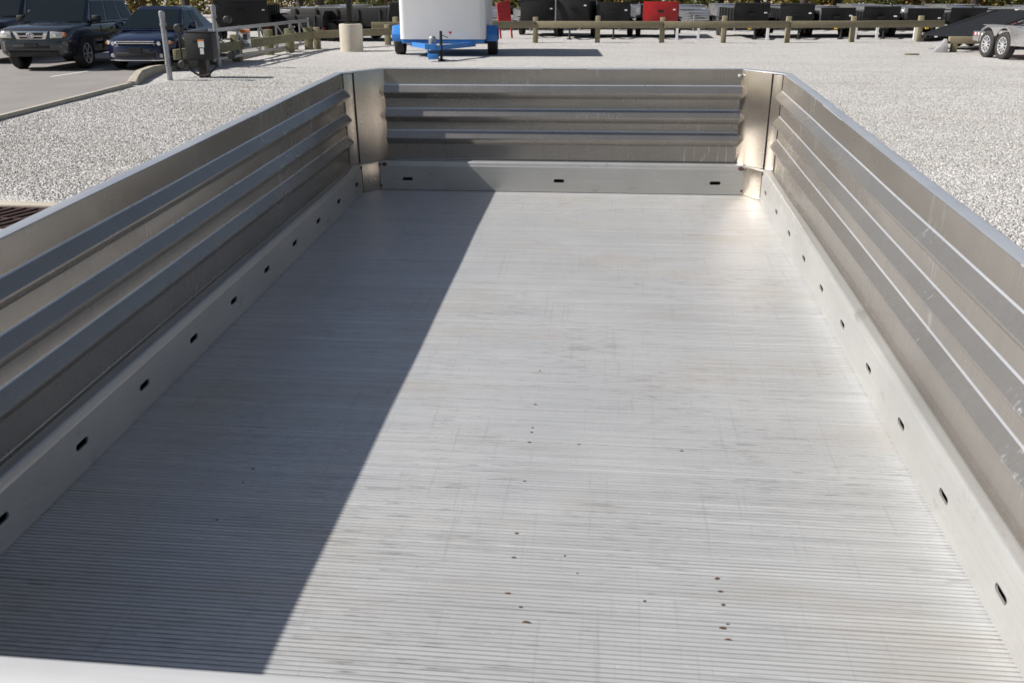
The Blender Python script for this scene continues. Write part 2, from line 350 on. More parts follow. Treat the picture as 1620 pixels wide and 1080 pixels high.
def gravel_stones(name, label, corners, density, size, seed, fade=20.):
    def inside(x, y):
        r = False
        for (xa, ya), (xb, yb) in zip(corners, corners[1:]+corners[:1]):
            if (ya > y) != (yb > y) and x < (xb-xa)*(y-ya)/(yb-ya)+xa: r = not r
        return r
    cells = [(x*.25-14, y*.25-1) for x in range(112) for y in range(92) if inside(x*.25-13.875, y*.25-.875)]
    g = G()
    for x, y in cells: g.add([(x+i, y+j, hgt_s(x+i, y+j)) for i, j in ((0, 0), (.25, 0), (.25, .25), (0, .25))], [(0, 1, 2, 3)])
    me = bpy.data.meshes.new(name); me.from_pydata(g.v, [], g.f)
    o = put(name, me, None); tag(o, label, 'gravel', kind='stuff')
    nt = bpy.data.node_groups.new(name, 'GeometryNodeTree')
    nt.interface.new_socket('Geometry', in_out='INPUT', socket_type='NodeSocketGeometry')
    nt.interface.new_socket('Geometry', in_out='OUTPUT', socket_type='NodeSocketGeometry')
    N, L = nt.nodes, nt.links
    gi, go = N.new('NodeGroupInput'), N.new('NodeGroupOutput')
    d = N.new('GeometryNodeDistributePointsOnFaces'); d.inputs['Seed'].default_value = seed
    ps = N.new('GeometryNodeInputPosition'); sx = N.new('ShaderNodeSeparateXYZ'); mr = N.new('ShaderNodeMapRange')
    L.new(ps.outputs[0], sx.inputs[0]); L.new(sx.outputs[1], mr.inputs[0])
    for i, v_ in ((1, 7.), (2, fade), (3, density), (4, density*.02)): mr.inputs[i].default_value = v_
    L.new(mr.outputs[0], d.inputs['Density'])
    ico = N.new('GeometryNodeMeshIcoSphere'); ico.inputs['Radius'].default_value = 1; ico.inputs['Subdivisions'].default_value = 1
    sp = N.new('GeometryNodeSetPosition'); rv = N.new('FunctionNodeRandomValue'); rv.data_type = 'FLOAT_VECTOR'
    rv.inputs[0].default_value = (-.28,)*3; rv.inputs[1].default_value = (.28,)*3
    L.new(ico.outputs[0], sp.inputs[0]); L.new(rv.outputs[0], sp.inputs['Offset'])
    sm = N.new('GeometryNodeSetMaterial'); sm.inputs['Material'].default_value = M['gravel']; L.new(sp.outputs[0], sm.inputs[0])
    ip = N.new('GeometryNodeInstanceOnPoints')
    rr = N.new('FunctionNodeRandomValue'); rr.data_type = 'FLOAT_VECTOR'; rr.inputs[1].default_value = (6.28,)*3
    rs = N.new('FunctionNodeRandomValue'); rs.data_type = 'FLOAT_VECTOR'
    rs.inputs[0].default_value = (size*.45, size*.4, size*.32); rs.inputs[1].default_value = (size*1.15, size*.95, size*.7)
    L.new(gi.outputs[0], d.inputs['Mesh']); L.new(d.outputs['Points'], ip.inputs['Points']); L.new(sm.outputs[0], ip.inputs['Instance'])
    L.new(rr.outputs[0], ip.inputs['Rotation']); L.new(rs.outputs[0], ip.inputs['Scale']); L.new(ip.outputs[0], go.inputs[0])
    o.modifiers.new('stones', 'NODES').node_group = nt
    return o
gravel_stones('gravel_stones', 'loose grey gravel stones between the parking lot and the trailer', [(-5.2, 3.5), (-1.3, 3.5), (-1.3, 21), (-9.5, 21), (-9.5, 14), (-9.0, 9), (-8.4, 6)], 1250, .0112, 3)
gravel_stones('gravel_stones', 'loose pale gravel stones on the side away from the parking lot', [(1.15, .3), (4.2, .3), (9, 8), (13, 21), (-1.3, 21), (-1.3, 8), (1.15, 8)], 1250, .0112, 5)

# drain
dr = thing('storm_drain', 'rusty iron storm drain grate set in a pale concrete frame', 'drain', (-5.25, 2.85, 0))
g = G(); g.box(-.75, .95, .36, .52, -.1, .05); g.box(-.75, .95, -.62, -.46, -.1, .045); g.box(-.9, -.752, -.62, .52, -.1, .043); g.box(.952, 1.1, -.62, .52, -.1, .043)
g.obj('concrete_frame', 'concrete', dr, bevel=.01)
g = G(); g.box(-.74, .94, -.455, .355, -.12, -.1); g.obj('pit', 'dark_gap', dr)
g0 = G(); g0.bar((-.11, -.44, .02), (.11, .34, .02), .028, .03); bm0 = g0.mesh('bar')
for i in range(14):
    b = put('bar', bm0, 'grate', dr); b.location = (-.66+i*.115, 0, 0)
g = G(); g.box(-.74, .94, .32, .355, -.02, .034); g.box(-.74, .94, -.455, -.42, -.02, .034); g.box(-.74, .94, -.06, -.035, -.02, .03); g.obj('grate_border', 'grate', dr)

# ------------------------------------------------------------------ the open utility trailer, seen from its tail
ut = thing('utility_trailer', 'open aluminium utility trailer with corrugated sides and a ribbed deck', 'trailer')
Rf = (Matrix.Rotation(.1097, 3, 'Z') @ Matrix.Rotation(-.4159, 3, 'X') @ Matrix.Rotation(.0121, 3, 'Y'))
Rt = (Matrix.Rotation(YAW, 3, 'Z') @ Matrix.Rotation(-PITCH, 3, 'X'))
MT = Rt @ Rf.transposed()                                     # the trailer stands nose-up on its jack
MTR = Matrix.Translation(CAM_POS - MT @ Vector((.2436, -4.331, 1.1246))) @ MT.to_4x4()
base = MTR @ Vector((0, -2.2, -.8)); ut.location = (base.x, base.y, 0)
OFF = ut.matrix_basis.inverted() if False else Matrix.Translation(-ut.location) @ MTR
ut.rotation_mode = 'XYZ'
ut.matrix_world = Matrix.Translation((0, 0, 0))
ut.matrix_basis = MTR
for n_ in deck_tc: n_.object = ut

HW = .95                    # half width between the rails
# deck planks
PW = .305; NR = 28
def plank_mesh(w=PW, nr=NR):
    g = G(); y = .0003; p = (w-.0006)/nr; prof = [(.0003, -.03), (.0003, -.0006)]
    for i in range(nr):
        a = y+i*p
        prof += [(a+.0010, 0.), (a+p-.0043, 0.), (a+p-.0037, -.0018), (a+p-.0014, -.0018)]
        prof.append((a+p-.0006, -.0004))
    prof += [(w-.0003, -.0010), (w-.0003, -.03)]
    n = len(prof)
    vs = [(x, q[0], q[1]) for x in (-HW-.02, HW+.02) for q in prof]
    g.add(vs, [(i, i+1, n+i+1, n+i) for i in range(n-1)]+[(n-1, 0, n, 2*n-1)])
    me = bpy.data.meshes.new('deck_plank'); me.from_pydata(g.v, [], g.f)
    me.materials.append(M['deck']); me.materials.append(M['groove'])
    for pl in me.polygons:
        zs = [me.vertices[i].co.z for i in pl.vertices]
        if max(zs) < -.0014 and min(zs) > -.01: pl.material_index = 1
    return me
pm = plank_mesh()
for k in range(13):
    o = put('deck_plank', pm, None, ut); o.location = (0, -.265-PW*(k+1), 0)
o = put('deck_plank', pm, None, ut); o.location = (0, -.265, 0); o.scale = (1, .95, 1)     # the first one, cut to run under the front rail

# rails with slots
def rail_mesh(L0, L1, slots, zs, T, h=.145):
    """T maps (s, depth, z) to trailer space; depth grows away from the bed"""
    g = G(); z0, z1 = .005, .122; r = .0085; hl = .026; n = 6
    cur = L0
    def q(a, b, c, d): g.add([T(*a), T(*b), T(*c), T(*d)], [(0, 1, 2, 3)])
    for s in sorted(slots):
        c0, c1 = s-.045, s+.045
        q((cur, 0, z0), (c0, 0, z0), (c0, 0, z1), (cur, 0, z1)); cur = c1
        inner = [(s+hl-r+r*math.cos(t), zs+r*math.sin(t)) for t in (math.pi*(-.5+i/n) for i in range(n+1))]
        inner += [(s-hl+r+r*math.cos(t), zs+r*math.sin(t)) for t in (math.pi*(.5+i/n) for i in range(n+1))]
        k = n+1
        outr = [(c1, z0+(z1-z0)*i/n) for i in range(k)]+[(c0, z1-(z1-z0)*i/n) for i in range(k)]
        m2 = len(inner)
        vs = [T(a, 0, b) for a, b in inner]+[T(a, 0, b) for a, b in outr]+[T(a, .005, b) for a, b in inner]
        fs = [(i, (i+1) % m2, m2+(i+1) % m2, m2+i) for i in range(m2)]+[(i, (i+1) % m2, 2*m2+(i+1) % m2, 2*m2+i) for i in range(m2)]
        g.add(vs, fs)
    q((cur, 0, z0), (L1, 0, z0), (L1, 0, z1), (cur, 0, z1))
    prof = [(0, z1), (.0025, z1+.006), (.0045, h-.006), (.008, h-.0015), (.012, h), (.075, h), (.075, -.06), (.004, -.06), (.004, -.002), (0, z0)]
    for (a, b), (c, d) in zip(prof, prof[1:]):
        q((L0, a, b), (L1, a, b), (L1, c, d), (L0, c, d))
    for Lx in (L0, L1):
        g.add([T(Lx, a, b) for a, b in prof], [tuple(range(len(prof)))])
    me = g.mesh('rail')
    return me
ls = [-.1735-.3058*i for i in range(13)]; rs = [-.224-.3058*i for i in range(13)]
REAR = -4.22
put('side_rail', rail_mesh(REAR, -.072, ls, .07, lambda s, d, z: (-HW-d, s, z)), 'rail', ut)
put('side_rail', rail_mesh(REAR, -.085, rs, .07, lambda s, d, z: (HW+d, s, z)), 'rail', ut)
put('front_rail', rail_mesh(-.877, .885, [-.741, .005, .749], .058, lambda s, d, z: (s, d, z)), 'rail_front', ut)

# corrugated panels
RB = [(.224, .288), (.329, .391), (.441, .502)]
def panel_profile(bottom=.1475, top=.577):
    p = [(-.012, bottom), (-.0015, bottom+.001), (0, bottom+.004)]
    for a, b in RB:
        m = a+(b-a)*.46
        p += [(0, a-.002), (-.002, a+.001), (-.0235, m-.006), (-.026, m-.002), (-.026, m+.003), (-.0235, m+.007), (-.0024, b-.0018), (-.0006, b+.0010), (0, b+.0030)]
    p += [(0, top-.003), (.001, top-.0008), (.004, top), (.036, top), (.0375, top-.002), (.0375, top-.025)]
    return p
def panel(name, s0, s1, T, material, off=.046, wav=0):
    g = G(); pr = panel_profile(); n = len(pr); ns = 40; t = .0022
    # thickness: back sheet pushed outwards
    cols = []
    for k in range(ns+1):
        s = s0+(s1-s0)*k/ns
        c = []
        for d, z in pr:
            w = wav*noise.noise((s*1.7, z*3, 1.0)); wz = .0012*noise.noise((s*2.3, 7, 2)) if z > .55 else 0
            c.append((s, off+d+w, z+wz))
        cols.append(c)
    front = [[T(*q) for q in c] for c in cols]
    back = [[T(q[0], q[1]+t, q[2]-(t if q[2] > .575 else 0)) for q in c] for c in cols]
    g.loft(front, False, False); g.loft(back, False, False)
    for c0, c1 in ((front[0], back[0]), (front[-1], back[-1])):
        for i in range(n-1): g.add([c0[i], c0[i+1], c1[i+1], c1[i]], [(0, 1, 2, 3)])
    me = g.mesh(name, smooth=True, angle=20)
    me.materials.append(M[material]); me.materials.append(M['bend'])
    for pl in me.polygons:                                     # glint on folds and top flange, painted as brighter metal
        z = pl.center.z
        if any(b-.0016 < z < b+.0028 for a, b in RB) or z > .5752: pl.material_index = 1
    return put(name, me, material, ut)
panel('side_panel', REAR, -.098, lambda s, d, z: (-HW-d, s, z), 'panel_side', wav=.004)
panel('side_panel', REAR, -.098, lambda s, d, z: (HW+d, s, z), 'panel_side', wav=.004)
panel('front_panel', -.838, .842, lambda s, d, z: (s, d, z), 'panel_front', off=.042, wav=.003)

# diagonal corners
for sx in (-1, 1):
    a = Vector((sx*.993, -.108, 0)); b = Vector((sx*.828, .052, 0)); d = (b-a).normalized(); L_ = (b-a).length
    out = Vector((sx*-d.y*-1, 0, 0)); nrm = Vector((sx*abs(d.y), abs(d.x), 0)).normalized()   # away from the bed
    def P(s, k, z): q = a+d*s+nrm*k; return (q.x, q.y, z)
    def plate(name, s0, s1, k0, k1, z0, z1, m, bev=.0012):
        g = G(); g.loft([[P(s0, k0, z), P(s1, k0, z), P(s1, k1, z), P(s0, k1, z)] for z in (z0, z1)]); return g.obj(name, m, ut, bevel=bev)
    plate('corner_panel', .056, L_, .0, .0025, .1445, .574, 'corner')
    plate('corner_flange', .0, .046, -.001, .0015, .146, .568, 'corner')
    plate('corner_seam', .040, .062, .006, .010, .15, .57, 'groove', 0)
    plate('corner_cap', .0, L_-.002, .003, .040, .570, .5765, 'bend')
    plate('corner_outer', -.03, L_+.03, .034, .037, -.02, .569, 'panel_side')
    # lower plate between the rails
    yo = -.068 if sx < 0 else -.084
    a2 = Vector((sx*.9485, yo, 0)); b2 = Vector((sx*.8785, .0015 if sx < 0 else -.001, 0)); d2 = (b2-a2).normalized(); n2 = Vector((sx*abs(d2.y), abs(d2.x), 0)).normalized()
    g = G(); L2 = (b2-a2).length
    def P2(s, k, z): q = a2+d2*s+n2*k; return (q.x, q.y, z)
    g.loft([[P2(0, 0, z), P2(L2, 0, z), P2(L2, .004, z), P2(0, .004, z)] for z in (.003, .138)]); g.obj('corner_plate', 'corner', ut, bevel=.001)
    g = G(); g.loft([[P2(-.03, .005, z), P2(L2+.03, .005, z), P2(L2+.04, .09, z), P2(-.04, .09, z)] for z in (-.06, .1425)]); g.obj('corner_block', 'rail', ut, bevel=.002)
    # bolts
    g = G(); g.lathe([(.0125, 0), (.0125, -.003), (.0075, -.0035), (.007, -.008), (.003, -.0095)], (sx*(.853 if sx < 0 else .862), .004, .126), 'y', 16); g.obj('bolt', 'bolt', ut, smooth=True)
    for z in (.127, .022):
        g = G(); g.lathe([(.006, 0), (.006, -.003), (.003, -.004)], (sx*.8745, .003, z), 'y', 10); g.obj('screw', 'bolt', ut)
    g = G(); g.lathe([(.008, 0), (.008, -.004*sx), (.004, -.006*sx)], (sx*.951, yo-.010, .127), 'x', 10); g.obj('screw', 'bolt', ut)
    g = G(); g.box(sx*.951-.002, sx*.951+.002, yo-.0085, yo-.004, .01, .12); g.obj('weld_seam', 'groove', ut)
g = G(); g.lathe([(.0085, 0), (.0085, -.003), (.005, -.008), (.002, -.009)], (.826, .042, .548), 'y', 14); g.obj('bolt', 'rim_silver', ut, smooth=True)
# rusty screw holes in the deck grooves, as small flat discs
RUST = [(.066, -2.001, 1), (.070, -2.206, 1), (.073, -2.332, 1), (.073, -2.355, .9), (.072, -2.405, 1.4), (.193, -2.405, 1.2), (.44, -2.414, 1.2), (.075, -2.58, 1),
        (.078, -2.779, 1.2), (.08, -2.86, 1.5), (.181, -2.845, .8), (.208, -2.898, .6), (.08, -2.969, 1.5), (.108, -3.005, 1.1), (.122, -3.044, 1.6), (.476, -2.888, 1.3),
        (.479, -2.927, 1.5), (.480, -2.964, 1.2), (.482, -3.016, .9), (.473, -3.027, 1.8), (.479, -3.056, 1.4), (.336, -2.966, .7), (-.564, -2.582, 1), (-.566, -2.789, .8), (-.565, -2.642, .6)]
for (x, y, s) in RUST:
    g = G(); n = 7; st = []
    for i in range(n):
        t = 2*math.pi*i/n; st.append((x+.0040*s*math.cos(t)*(1+.5*random.random()), y+.0020*s*math.sin(t)*(1+.5*random.random())))
    g.loft([[(*q, -.001) for q in st], [(x+(q[0]-x)*.6, y+(q[1]-y)*.6, .0012) for q in st]])
    g.obj('rusty_screw_hole', 'rust', ut)
# tailgate
g = G(); g.box(-.93, .93, -3.765, -3.708, .448, .50); g.obj('tailgate_top_rail', 'gate_alu', ut, bevel=.004)
g = G(); g.box(-.93, .93, -3.752, -3.72, .0, .045); g.obj('tailgate_bottom_rail', 'gate_alu', ut, bevel=.004)
for i in range(9):
    x = -.9+i*.225; g = G(); g.box(x-.02, x+.02, -3.75, -3.722, .046, .447); g.obj('tailgate_upright', 'gate_alu', ut)
# running gear
g = G()
for x in (-.6, .6): g.bar((x, -4.1, -.08), (x, .02, -.08), .05, .1)
g.bar((-.6, -.2, -.085), (0, 1.35, -.085), .05, .09); g.bar((.6, -.2, -.085), (0, 1.35, -.085), .05, .09)
g.obj('frame', 'alu_far', ut)
g = G(); g.tube((0, 1.25, -.92), (0, 1.25, .12), .03); g.box(-.09, .09, 1.16, 1.34, -.945, -.92); g.obj('jack', 'galv', ut)
g = G(); g.box(-.05, .05, 1.33, 1.5, -.12, -.02); g.obj('coupler', 'galv', ut, bevel=.01)
g = G(); g.bar((-.75, -2.5, -.42), (.75, -2.5, -.42), .06, .06); g.bar((-.6, -2.5, -.42), (-.6, -2.5, -.1), .06, .06); g.bar((.6, -2.5, -.42), (.6, -2.5, -.1), .06, .06); g.obj('axle', 'black_steel', ut)

def wheel_meshes(r, w, spokes, rimr=.62):
    t = G(); t.lathe([(r*rimr, -w*.42), (r*.80, -w*.5), (r*.93, -w*.48), (r, -w*.36), (r, w*.36), (r*.93, w*.48), (r*.80, w*.5), (r*rimr, w*.42)], (0, 0, 0), 'x', 28, False)
    m = G(); R0 = r*(rimr+.012)
    m.lathe([(R0, w*.36), (R0, w*.46), (R0*.91, w*.46), (R0*.88, w*.30)], (0, 0, 0), 'x', 28, False)
    m.lathe([(r*.12, w*.28), (r*.12, w*.44), (r*.07, w*.46)], (0, 0, 0), 'x', 12)
    for i in range(spokes):
        a = 2*math.pi*i/spokes; u = Vector((0, math.cos(a), math.sin(a)))
        m.bar(u*r*.08+Vector((w*.39, 0, 0)), u*R0*.93+Vector((w*.40, 0, 0)), r*.5/spokes+.012, .02, (1, 0, 0))
    b = G(); b.lathe([(R0*.92, w*.2), (R0*.92, w*.24)], (0, 0, 0), 'x', 20)
    return t.mesh('tyre', smooth=True), m.mesh('rim'), b.mesh('brake_disc')
WM = {}
def wheel(parent, loc, side, r=.35, w=.22, spokes=6, rimr=.62, rim='rim_silver'):
    key = (r, w, spokes, rimr, rim)
    if key not in WM:
        ms = wheel_meshes(r, w, spokes, rimr)
        for me, mm in zip(ms, ('rubber', rim, 'rim_dark')): me.materials.append(M[mm])
        WM[key] = ms
    t = put('wheel', WM[key][0], None, parent); t.location = loc; t.rotation_euler = (0, 0, 0 if side > 0 else math.pi)
    put('rim', WM[key][1], None, t); put('brake_disc', WM[key][2], None, t)
    return t
zaxle = (MTR.inverted() @ Vector((0, -2.4, .33))).z
for sx in (-1, 1): wheel(ut, (sx*.78, -2.5, zaxle), sx, .345, .2, 6)

# ------------------------------------------------------------------ cars
def car(name, label, kind, paint, loc, rz, group=None):
    c = thing(name, label, 'car', loc, rz, group)
    suv = kind == 'suv'
    if suv:
        st = [(0., .70, .46, .88), (.03, .80, .40, .97), (.12, .87, .36, 1.02), (.45, .92, .34, 1.07), (1.22, .935, .33, 1.15), (1.5, .94, .33, 1.13), (4.3, .94, .34, 1.13), (4.62, .90, .38, 1.11), (4.74, .82, .45, 1.05)]
        gh = dict(b=(1.18, 4.66, .865, 1.12), t=(2.02, 4.38, .66, 1.735)); wr, wy, ww = .385, (.93, 3.72), .26
    else:
        st = [(0., .42, .40, .60), (.04, .58, .30, .67), (.12, .71, .25, .715), (.28, .83, .22, .765), (.55, .90, .20, .82), (1.18, .915, .19, .93), (1.5, .92, .19, .94), (3.9, .92, .2, .97), (4.45, .87, .28, 1.0), (4.62, .76, .4, .96)]
        gh = dict(b=(1.02, 4.05, .84, .93), t=(1.95, 3.15, .60, 1.455)); wr, wy, ww = .335, (.90, 3.65), .22
    rings = []
    for (y, w, zl, zt) in st:
        zm = zl+(zt-zl)*.55
        h = [(w*.86, zl), (w*.985, zl+.07), (w, zm), (w*.985, zt-.10), (w*.93, zt-.03), (w*.80, zt), (w*.4, zt+.018)]
        rings.append([(x, y, z) for x, z in h]+[(-x, y, z) for x, z in reversed(h)])
    g = G(); g.loft(rings); g.obj('body', paint, c, smooth=True, angle=50)
    (y0, y1, w0, z0), (y2, y3, w1, z1) = gh['b'], gh['t']
    def ghr(t, b=0.):
        ya, yb, w, z = y0+(y2-y0)*t, y1+(y3-y1)*t, w0+(w1-w0)*t, z0+(z1-z0)*t
        k = .10*(1-.3*t)
        return [(w-k*.9, ya, z), (w, ya+k*1.6, z), (w, yb-k*1.2, z), (w-k, yb, z), (-w+k, yb, z), (-w, yb-k*1.2, z), (-w, ya+k*1.6, z), (-w+k*.9, ya, z)]
    top = [(x*.86, (y-(y2+y3)/2)*.86+(y2+y3)/2, z+.045) for x, y, z in ghr(1)]
    g = G(); g.loft([ghr(0), ghr(.5), ghr(.94), ghr(1), top]); g.obj('cabin', paint, c, smooth=True, angle=25)
    def pt(u, t, face):      # a point on the glasshouse, pushed out a little
        r = ghr(t)
        if face == 'f': a, b, n = Vector(r[7]), Vector(r[0]), Vector((0, -1, .6))
        elif face == 'r': a, b, n = Vector(r[4]), Vector(r[3]), Vector((0, 1, .5))
        elif face == 'R': a, b, n = Vector(r[1]), Vector(r[2]), Vector((1, 0, .3))
        else: a, b, n = Vector(r[6]), Vector(r[5]), Vector((-1, 0, .3))
        return a+(b-a)*u+n.normalized()*.008
    def pane(nm, face, us, ts, us2=None):
        us2 = us2 or us
        q = [pt(us[0], ts[0], face), pt(us[1], ts[0], face), pt(us2[1], ts[1], face), pt(us2[0], ts[1], face)]
        inw = Vector((0, 0, -.006)); g = G(); g.loft([[p for p in q], [p+inw*0-(p-Vector((0, (y0+y1)/2, 1))).normalized()*.012 for p in q]])
        return g.obj(nm, 'glass', c)
    pane('windscreen', 'f', (-.02, 1.02), (.06, .93))
    pane('rear_window', 'r', (.04, .96), (.12, .9))
    for s in 'RL':
        pane('side_window', s, (.06, .36), (.06, .88), (.03, .36))
        pane('side_window', s, (.40, .68), (.06, .88), (.40, .70))
        if suv: pane('side_window', s, (.72, .95), (.08, .86), (.74, .96))
    W = st[3][1] if suv else .90
    for sx in (-1, 1):
        hz = (.80, .96) if suv else (.58, .72)
        hx = (.48, .80) if suv else (.46, .80)
        hl = G(); yy = -.006
        hl.loft([[(sx*hx[0], -.035, hz[0]+.0), (sx*(hx[1]-.02), .0, hz[0]+.01), (sx*(hx[1]+.02), .04, hz[1]-.02), (sx*(hx[0]+.02), -.012, hz[1]+.01)],
                 [(sx*hx[0], .1, hz[0]+.02), (sx*hx[1], .22, hz[0]+.03), (sx*(hx[1]+.04), .24, hz[1]-.02), (sx*hx[0], .14, hz[1])]])
        if not suv:
            hl = G(); hl.loft([[(sx*.44, .005, .585), (sx*.80, .20, .62), (sx*.83, .27, .72), (sx*.50, .03, .66)], [(sx*.44, .2, .585), (sx*.78, .36, .62), (sx*.80, .40, .72), (sx*.50, .22, .66)]])
        h = hl.obj('headlight', 'lens', c, bevel=.012)
        g = G(); g.lathe([(.05, .0), (.05, -.012), (.02, -.016)], (sx*(hx[0]+.13), -.022 if suv else .05, (hz[0]+hz[1])/2), 'y', 14); g.obj('lamp_bowl', 'chrome', h)
        g = G(); yi = 0. if suv else .20; g.box(sx*(hx[1]+.02)-.028, sx*(hx[1]+.02)+.028, .018+yi, .2+yi, hz[0]+.04, hz[1]-.03); g.obj('indicator', 'amber', h, bevel=.01)
        g = G(); g.lathe([(.05, .0), (.05, -.02), (.03, -.03)], (sx*.62, .03 if suv else .06, .52 if suv else .36), 'y', 12); g.obj('fog_light', 'lens', c)
        mr = G(); mr.box(sx*1.0-.10, sx*1.0+.10, 1.55, 1.72, z0+.02, z0+.20); m_ = mr.obj('mirror', paint if not suv else 'trim', c, bevel=.04)
        g = G(); g.bar((sx*.86, 1.62, z0+.03), (sx*.93, 1.62, z0+.06), .05, .05); g.obj('stalk', 'trim', m_)
        tl = G(); ty = st[-1][0]; tl.box(sx*.66-.10, sx*.66+.10, ty-.14, ty+.01, (.85 if suv else .76), (1.05 if suv else .92)); tl.obj('tail_light', 'taillens', c, bevel=.02)
        for y in wy:
            a = G(); prof = []
            for i in range(13):
                t = math.pi*i/12; prof.append((y+(wr+.07)*math.cos(t), wr+(wr+.055)*math.sin(t)))
            a.prism(prof, sx*.70, sx*(W+.022), 'x'); a.obj('wheel_arch', 'trim', c)
            wheel(c, (sx*(W-.085), y, wr), sx, wr, ww, 6 if suv else 8, .66)
        for y in ((2.0, 2.95, 3.9) if suv else (1.95, 2.9)):
            d = G(); d.box(sx*(W+.015)-.004, sx*(W+.015)+.004, y-.006, y+.006, st[-4][2]+.12, z0-.05); d.obj('door_gap', 'dark_gap', c)
        for y in (2.75, 3.65): g = G(); g.box(sx*(W+.03)-.012, sx*(W+.03)+.012, y-.09, y+.09, z0-.16, z0-.12); g.obj('door_handle', paint, c, bevel=.008)
        if suv:
            g = G(); g.box(sx*(W+.02)-.015, sx*(W+.02)+.015, 1.5, 3.2, .58, .66); g.obj('side_moulding', 'grey_paint', c, bevel=.01)
            g = G(); g.tube((sx*.62, 2.2, 1.84), (sx*.62, 4.2, 1.84), .02); [g.tube((sx*.62, y, 1.76), (sx*.62, y, 1.84), .018) for y in (2.25, 3.2, 4.15)]; g.obj('roof_rail', 'trim', c)
    if suv:
        g = G(); g.loft([[(-.45, y_, .97), (-.36, y_, .77), (.36, y_, .77), (.45, y_, .97)] for y_ in (-.012, .1)]); gr = g.obj('grille', 'chrome', c, bevel=.012)
        g = G(); g.loft([[(-.34, y_, .94), (-.30, y_, .865), (.30, y_, .865), (.34, y_, .94)] for y_ in (-.02, .05)]); g.obj('grille_opening', 'trim', gr)
        g = G(); g.loft([[(-.30, y_, .838), (-.28, y_, .79), (.28, y_, .79), (.30, y_, .838)] for y_ in (-.02, .05)]); g.obj('grille_opening', 'trim', gr)
        g = G()
        for i in range(20):
            t0, t1 = 2*math.pi*i/20, 2*math.pi*(i+1)/20
            g.tube((.095*math.cos(t0), -.03, .87+.06*math.sin(t0)), (.095*math.cos(t1), -.03, .87+.06*math.sin(t1)), .011, n=6)
            g.tube((.04*math.cos(t0), -.03, .87+.055*math.sin(t0)), (.04*math.cos(t1), -.03, .87+.055*math.sin(t1)), .009, n=6)
            g.tube((.085*math.cos(t0), -.03, .90+.022*math.sin(t0)), (.085*math.cos(t1), -.03, .90+.022*math.sin(t1)), .009, n=6)
        g.obj('emblem', 'chrome', gr)
        g = G(); g.loft([[(-.86, .12, z), (-.66, -.07, z), (.66, -.07, z), (.86, .12, z), (.80, .3, z), (-.80, .3, z)] for z in (.50, .74)]); bmp = g.obj('bumper', 'grey_paint', c, bevel=.03)
        g = G(); g.box(-.46, .46, -.078, .0, .555, .64); g.obj('air_intake', 'trim', bmp, bevel=.01)
        g = G(); g.loft([[(-.78, .14, z), (-.60, -.04, z), (.60, -.04, z), (.78, .14, z), (.7, .3, z), (-.7, .3, z)] for z in (.36, .498)]); g.obj('valance', 'trim', bmp, bevel=.02)
        g = G(); g.loft([[(-.26, .62, 1.075), (.26, .62, 1.075), (.30, 1.1, 1.13), (-.30, 1.1, 1.13)], [(-.22, .66, 1.125), (.22, .66, 1.125), (.26, 1.1, 1.175), (-.26, 1.1, 1.175)]]); sc = g.obj('bonnet_scoop', paint, c, bevel=.015)
    else:
        g = G(); g.loft([[(-.48, y_, .70), (-.44, y_, .62), (.44, y_, .62), (.48, y_, .70)] for y_ in (-.012, .1)]); gr = g.obj('grille', 'trim', c, bevel=.01)
        for z in (.655, .70): g = G(); g.box(-.50, .50, -.025, .0, z-.008, z+.008); g.obj('grille_bar', 'chrome', gr)
        g = G(); g.loft([[(-.87*k, .40, z), (-.76*k, .14, z), (-.48*k, -.02, z), (-.2, -.05, z), (.2, -.05, z), (.48*k, -.02, z), (.76*k, .14, z), (.87*k, .40, z), (.8, .55, z), (-.8, .55, z)] for z, k in ((.22, .97), (.32, 1.), (.52, 1.), (.60, .96))]); bmp = g.obj('bumper', paint, c, bevel=.04)
        g = G(); g.box(-.50, .50, -.062, .0, .32, .44); g.obj('air_intake', 'trim', bmp, bevel=.01)
        g = G(); g.loft([[(-.78, .13, z), (-.49, -.04, z), (-.2, -.07, z), (.2, -.07, z), (.49, -.04, z), (.78, .13, z), (.7, .3, z), (-.7, .3, z)] for z in (.235, .265)]); g.obj('lip_trim', 'chrome', bmp, bevel=.008)
    g = G(); g.box(-.16, .16, (-.10 if suv else -.085), (-.06 if suv else -.03), .60 if suv else .44, .70 if suv else .55); g.obj('licence_plate', 'trim', c)
    for sx in (-.35, .30):
        g = G(); g.bar((sx, y0-.02, z0+.03), (sx+.42, y0+.03, z0+.06), .02, .015); g.obj('wiper', 'trim', c)
    return c
car('suv', 'slate grey off-road suv with a chrome grille beside the navy sedan', 'suv', 'grey_paint', (-13.62, 17.0, .045), R(6)).scale = (.95, .95, .94)
car('sedan', 'shiny navy blue sedan parked beside the grey suv', 'sedan', 'navy_paint', (-11.28, 17.45, .045), R(6)).scale = (.94, .94, .96)
car('suv', 'black suv partly out of view on the far side of the grey suv', 'suv', 'black_paint', (-16.7, 19.0, .045), R(6))

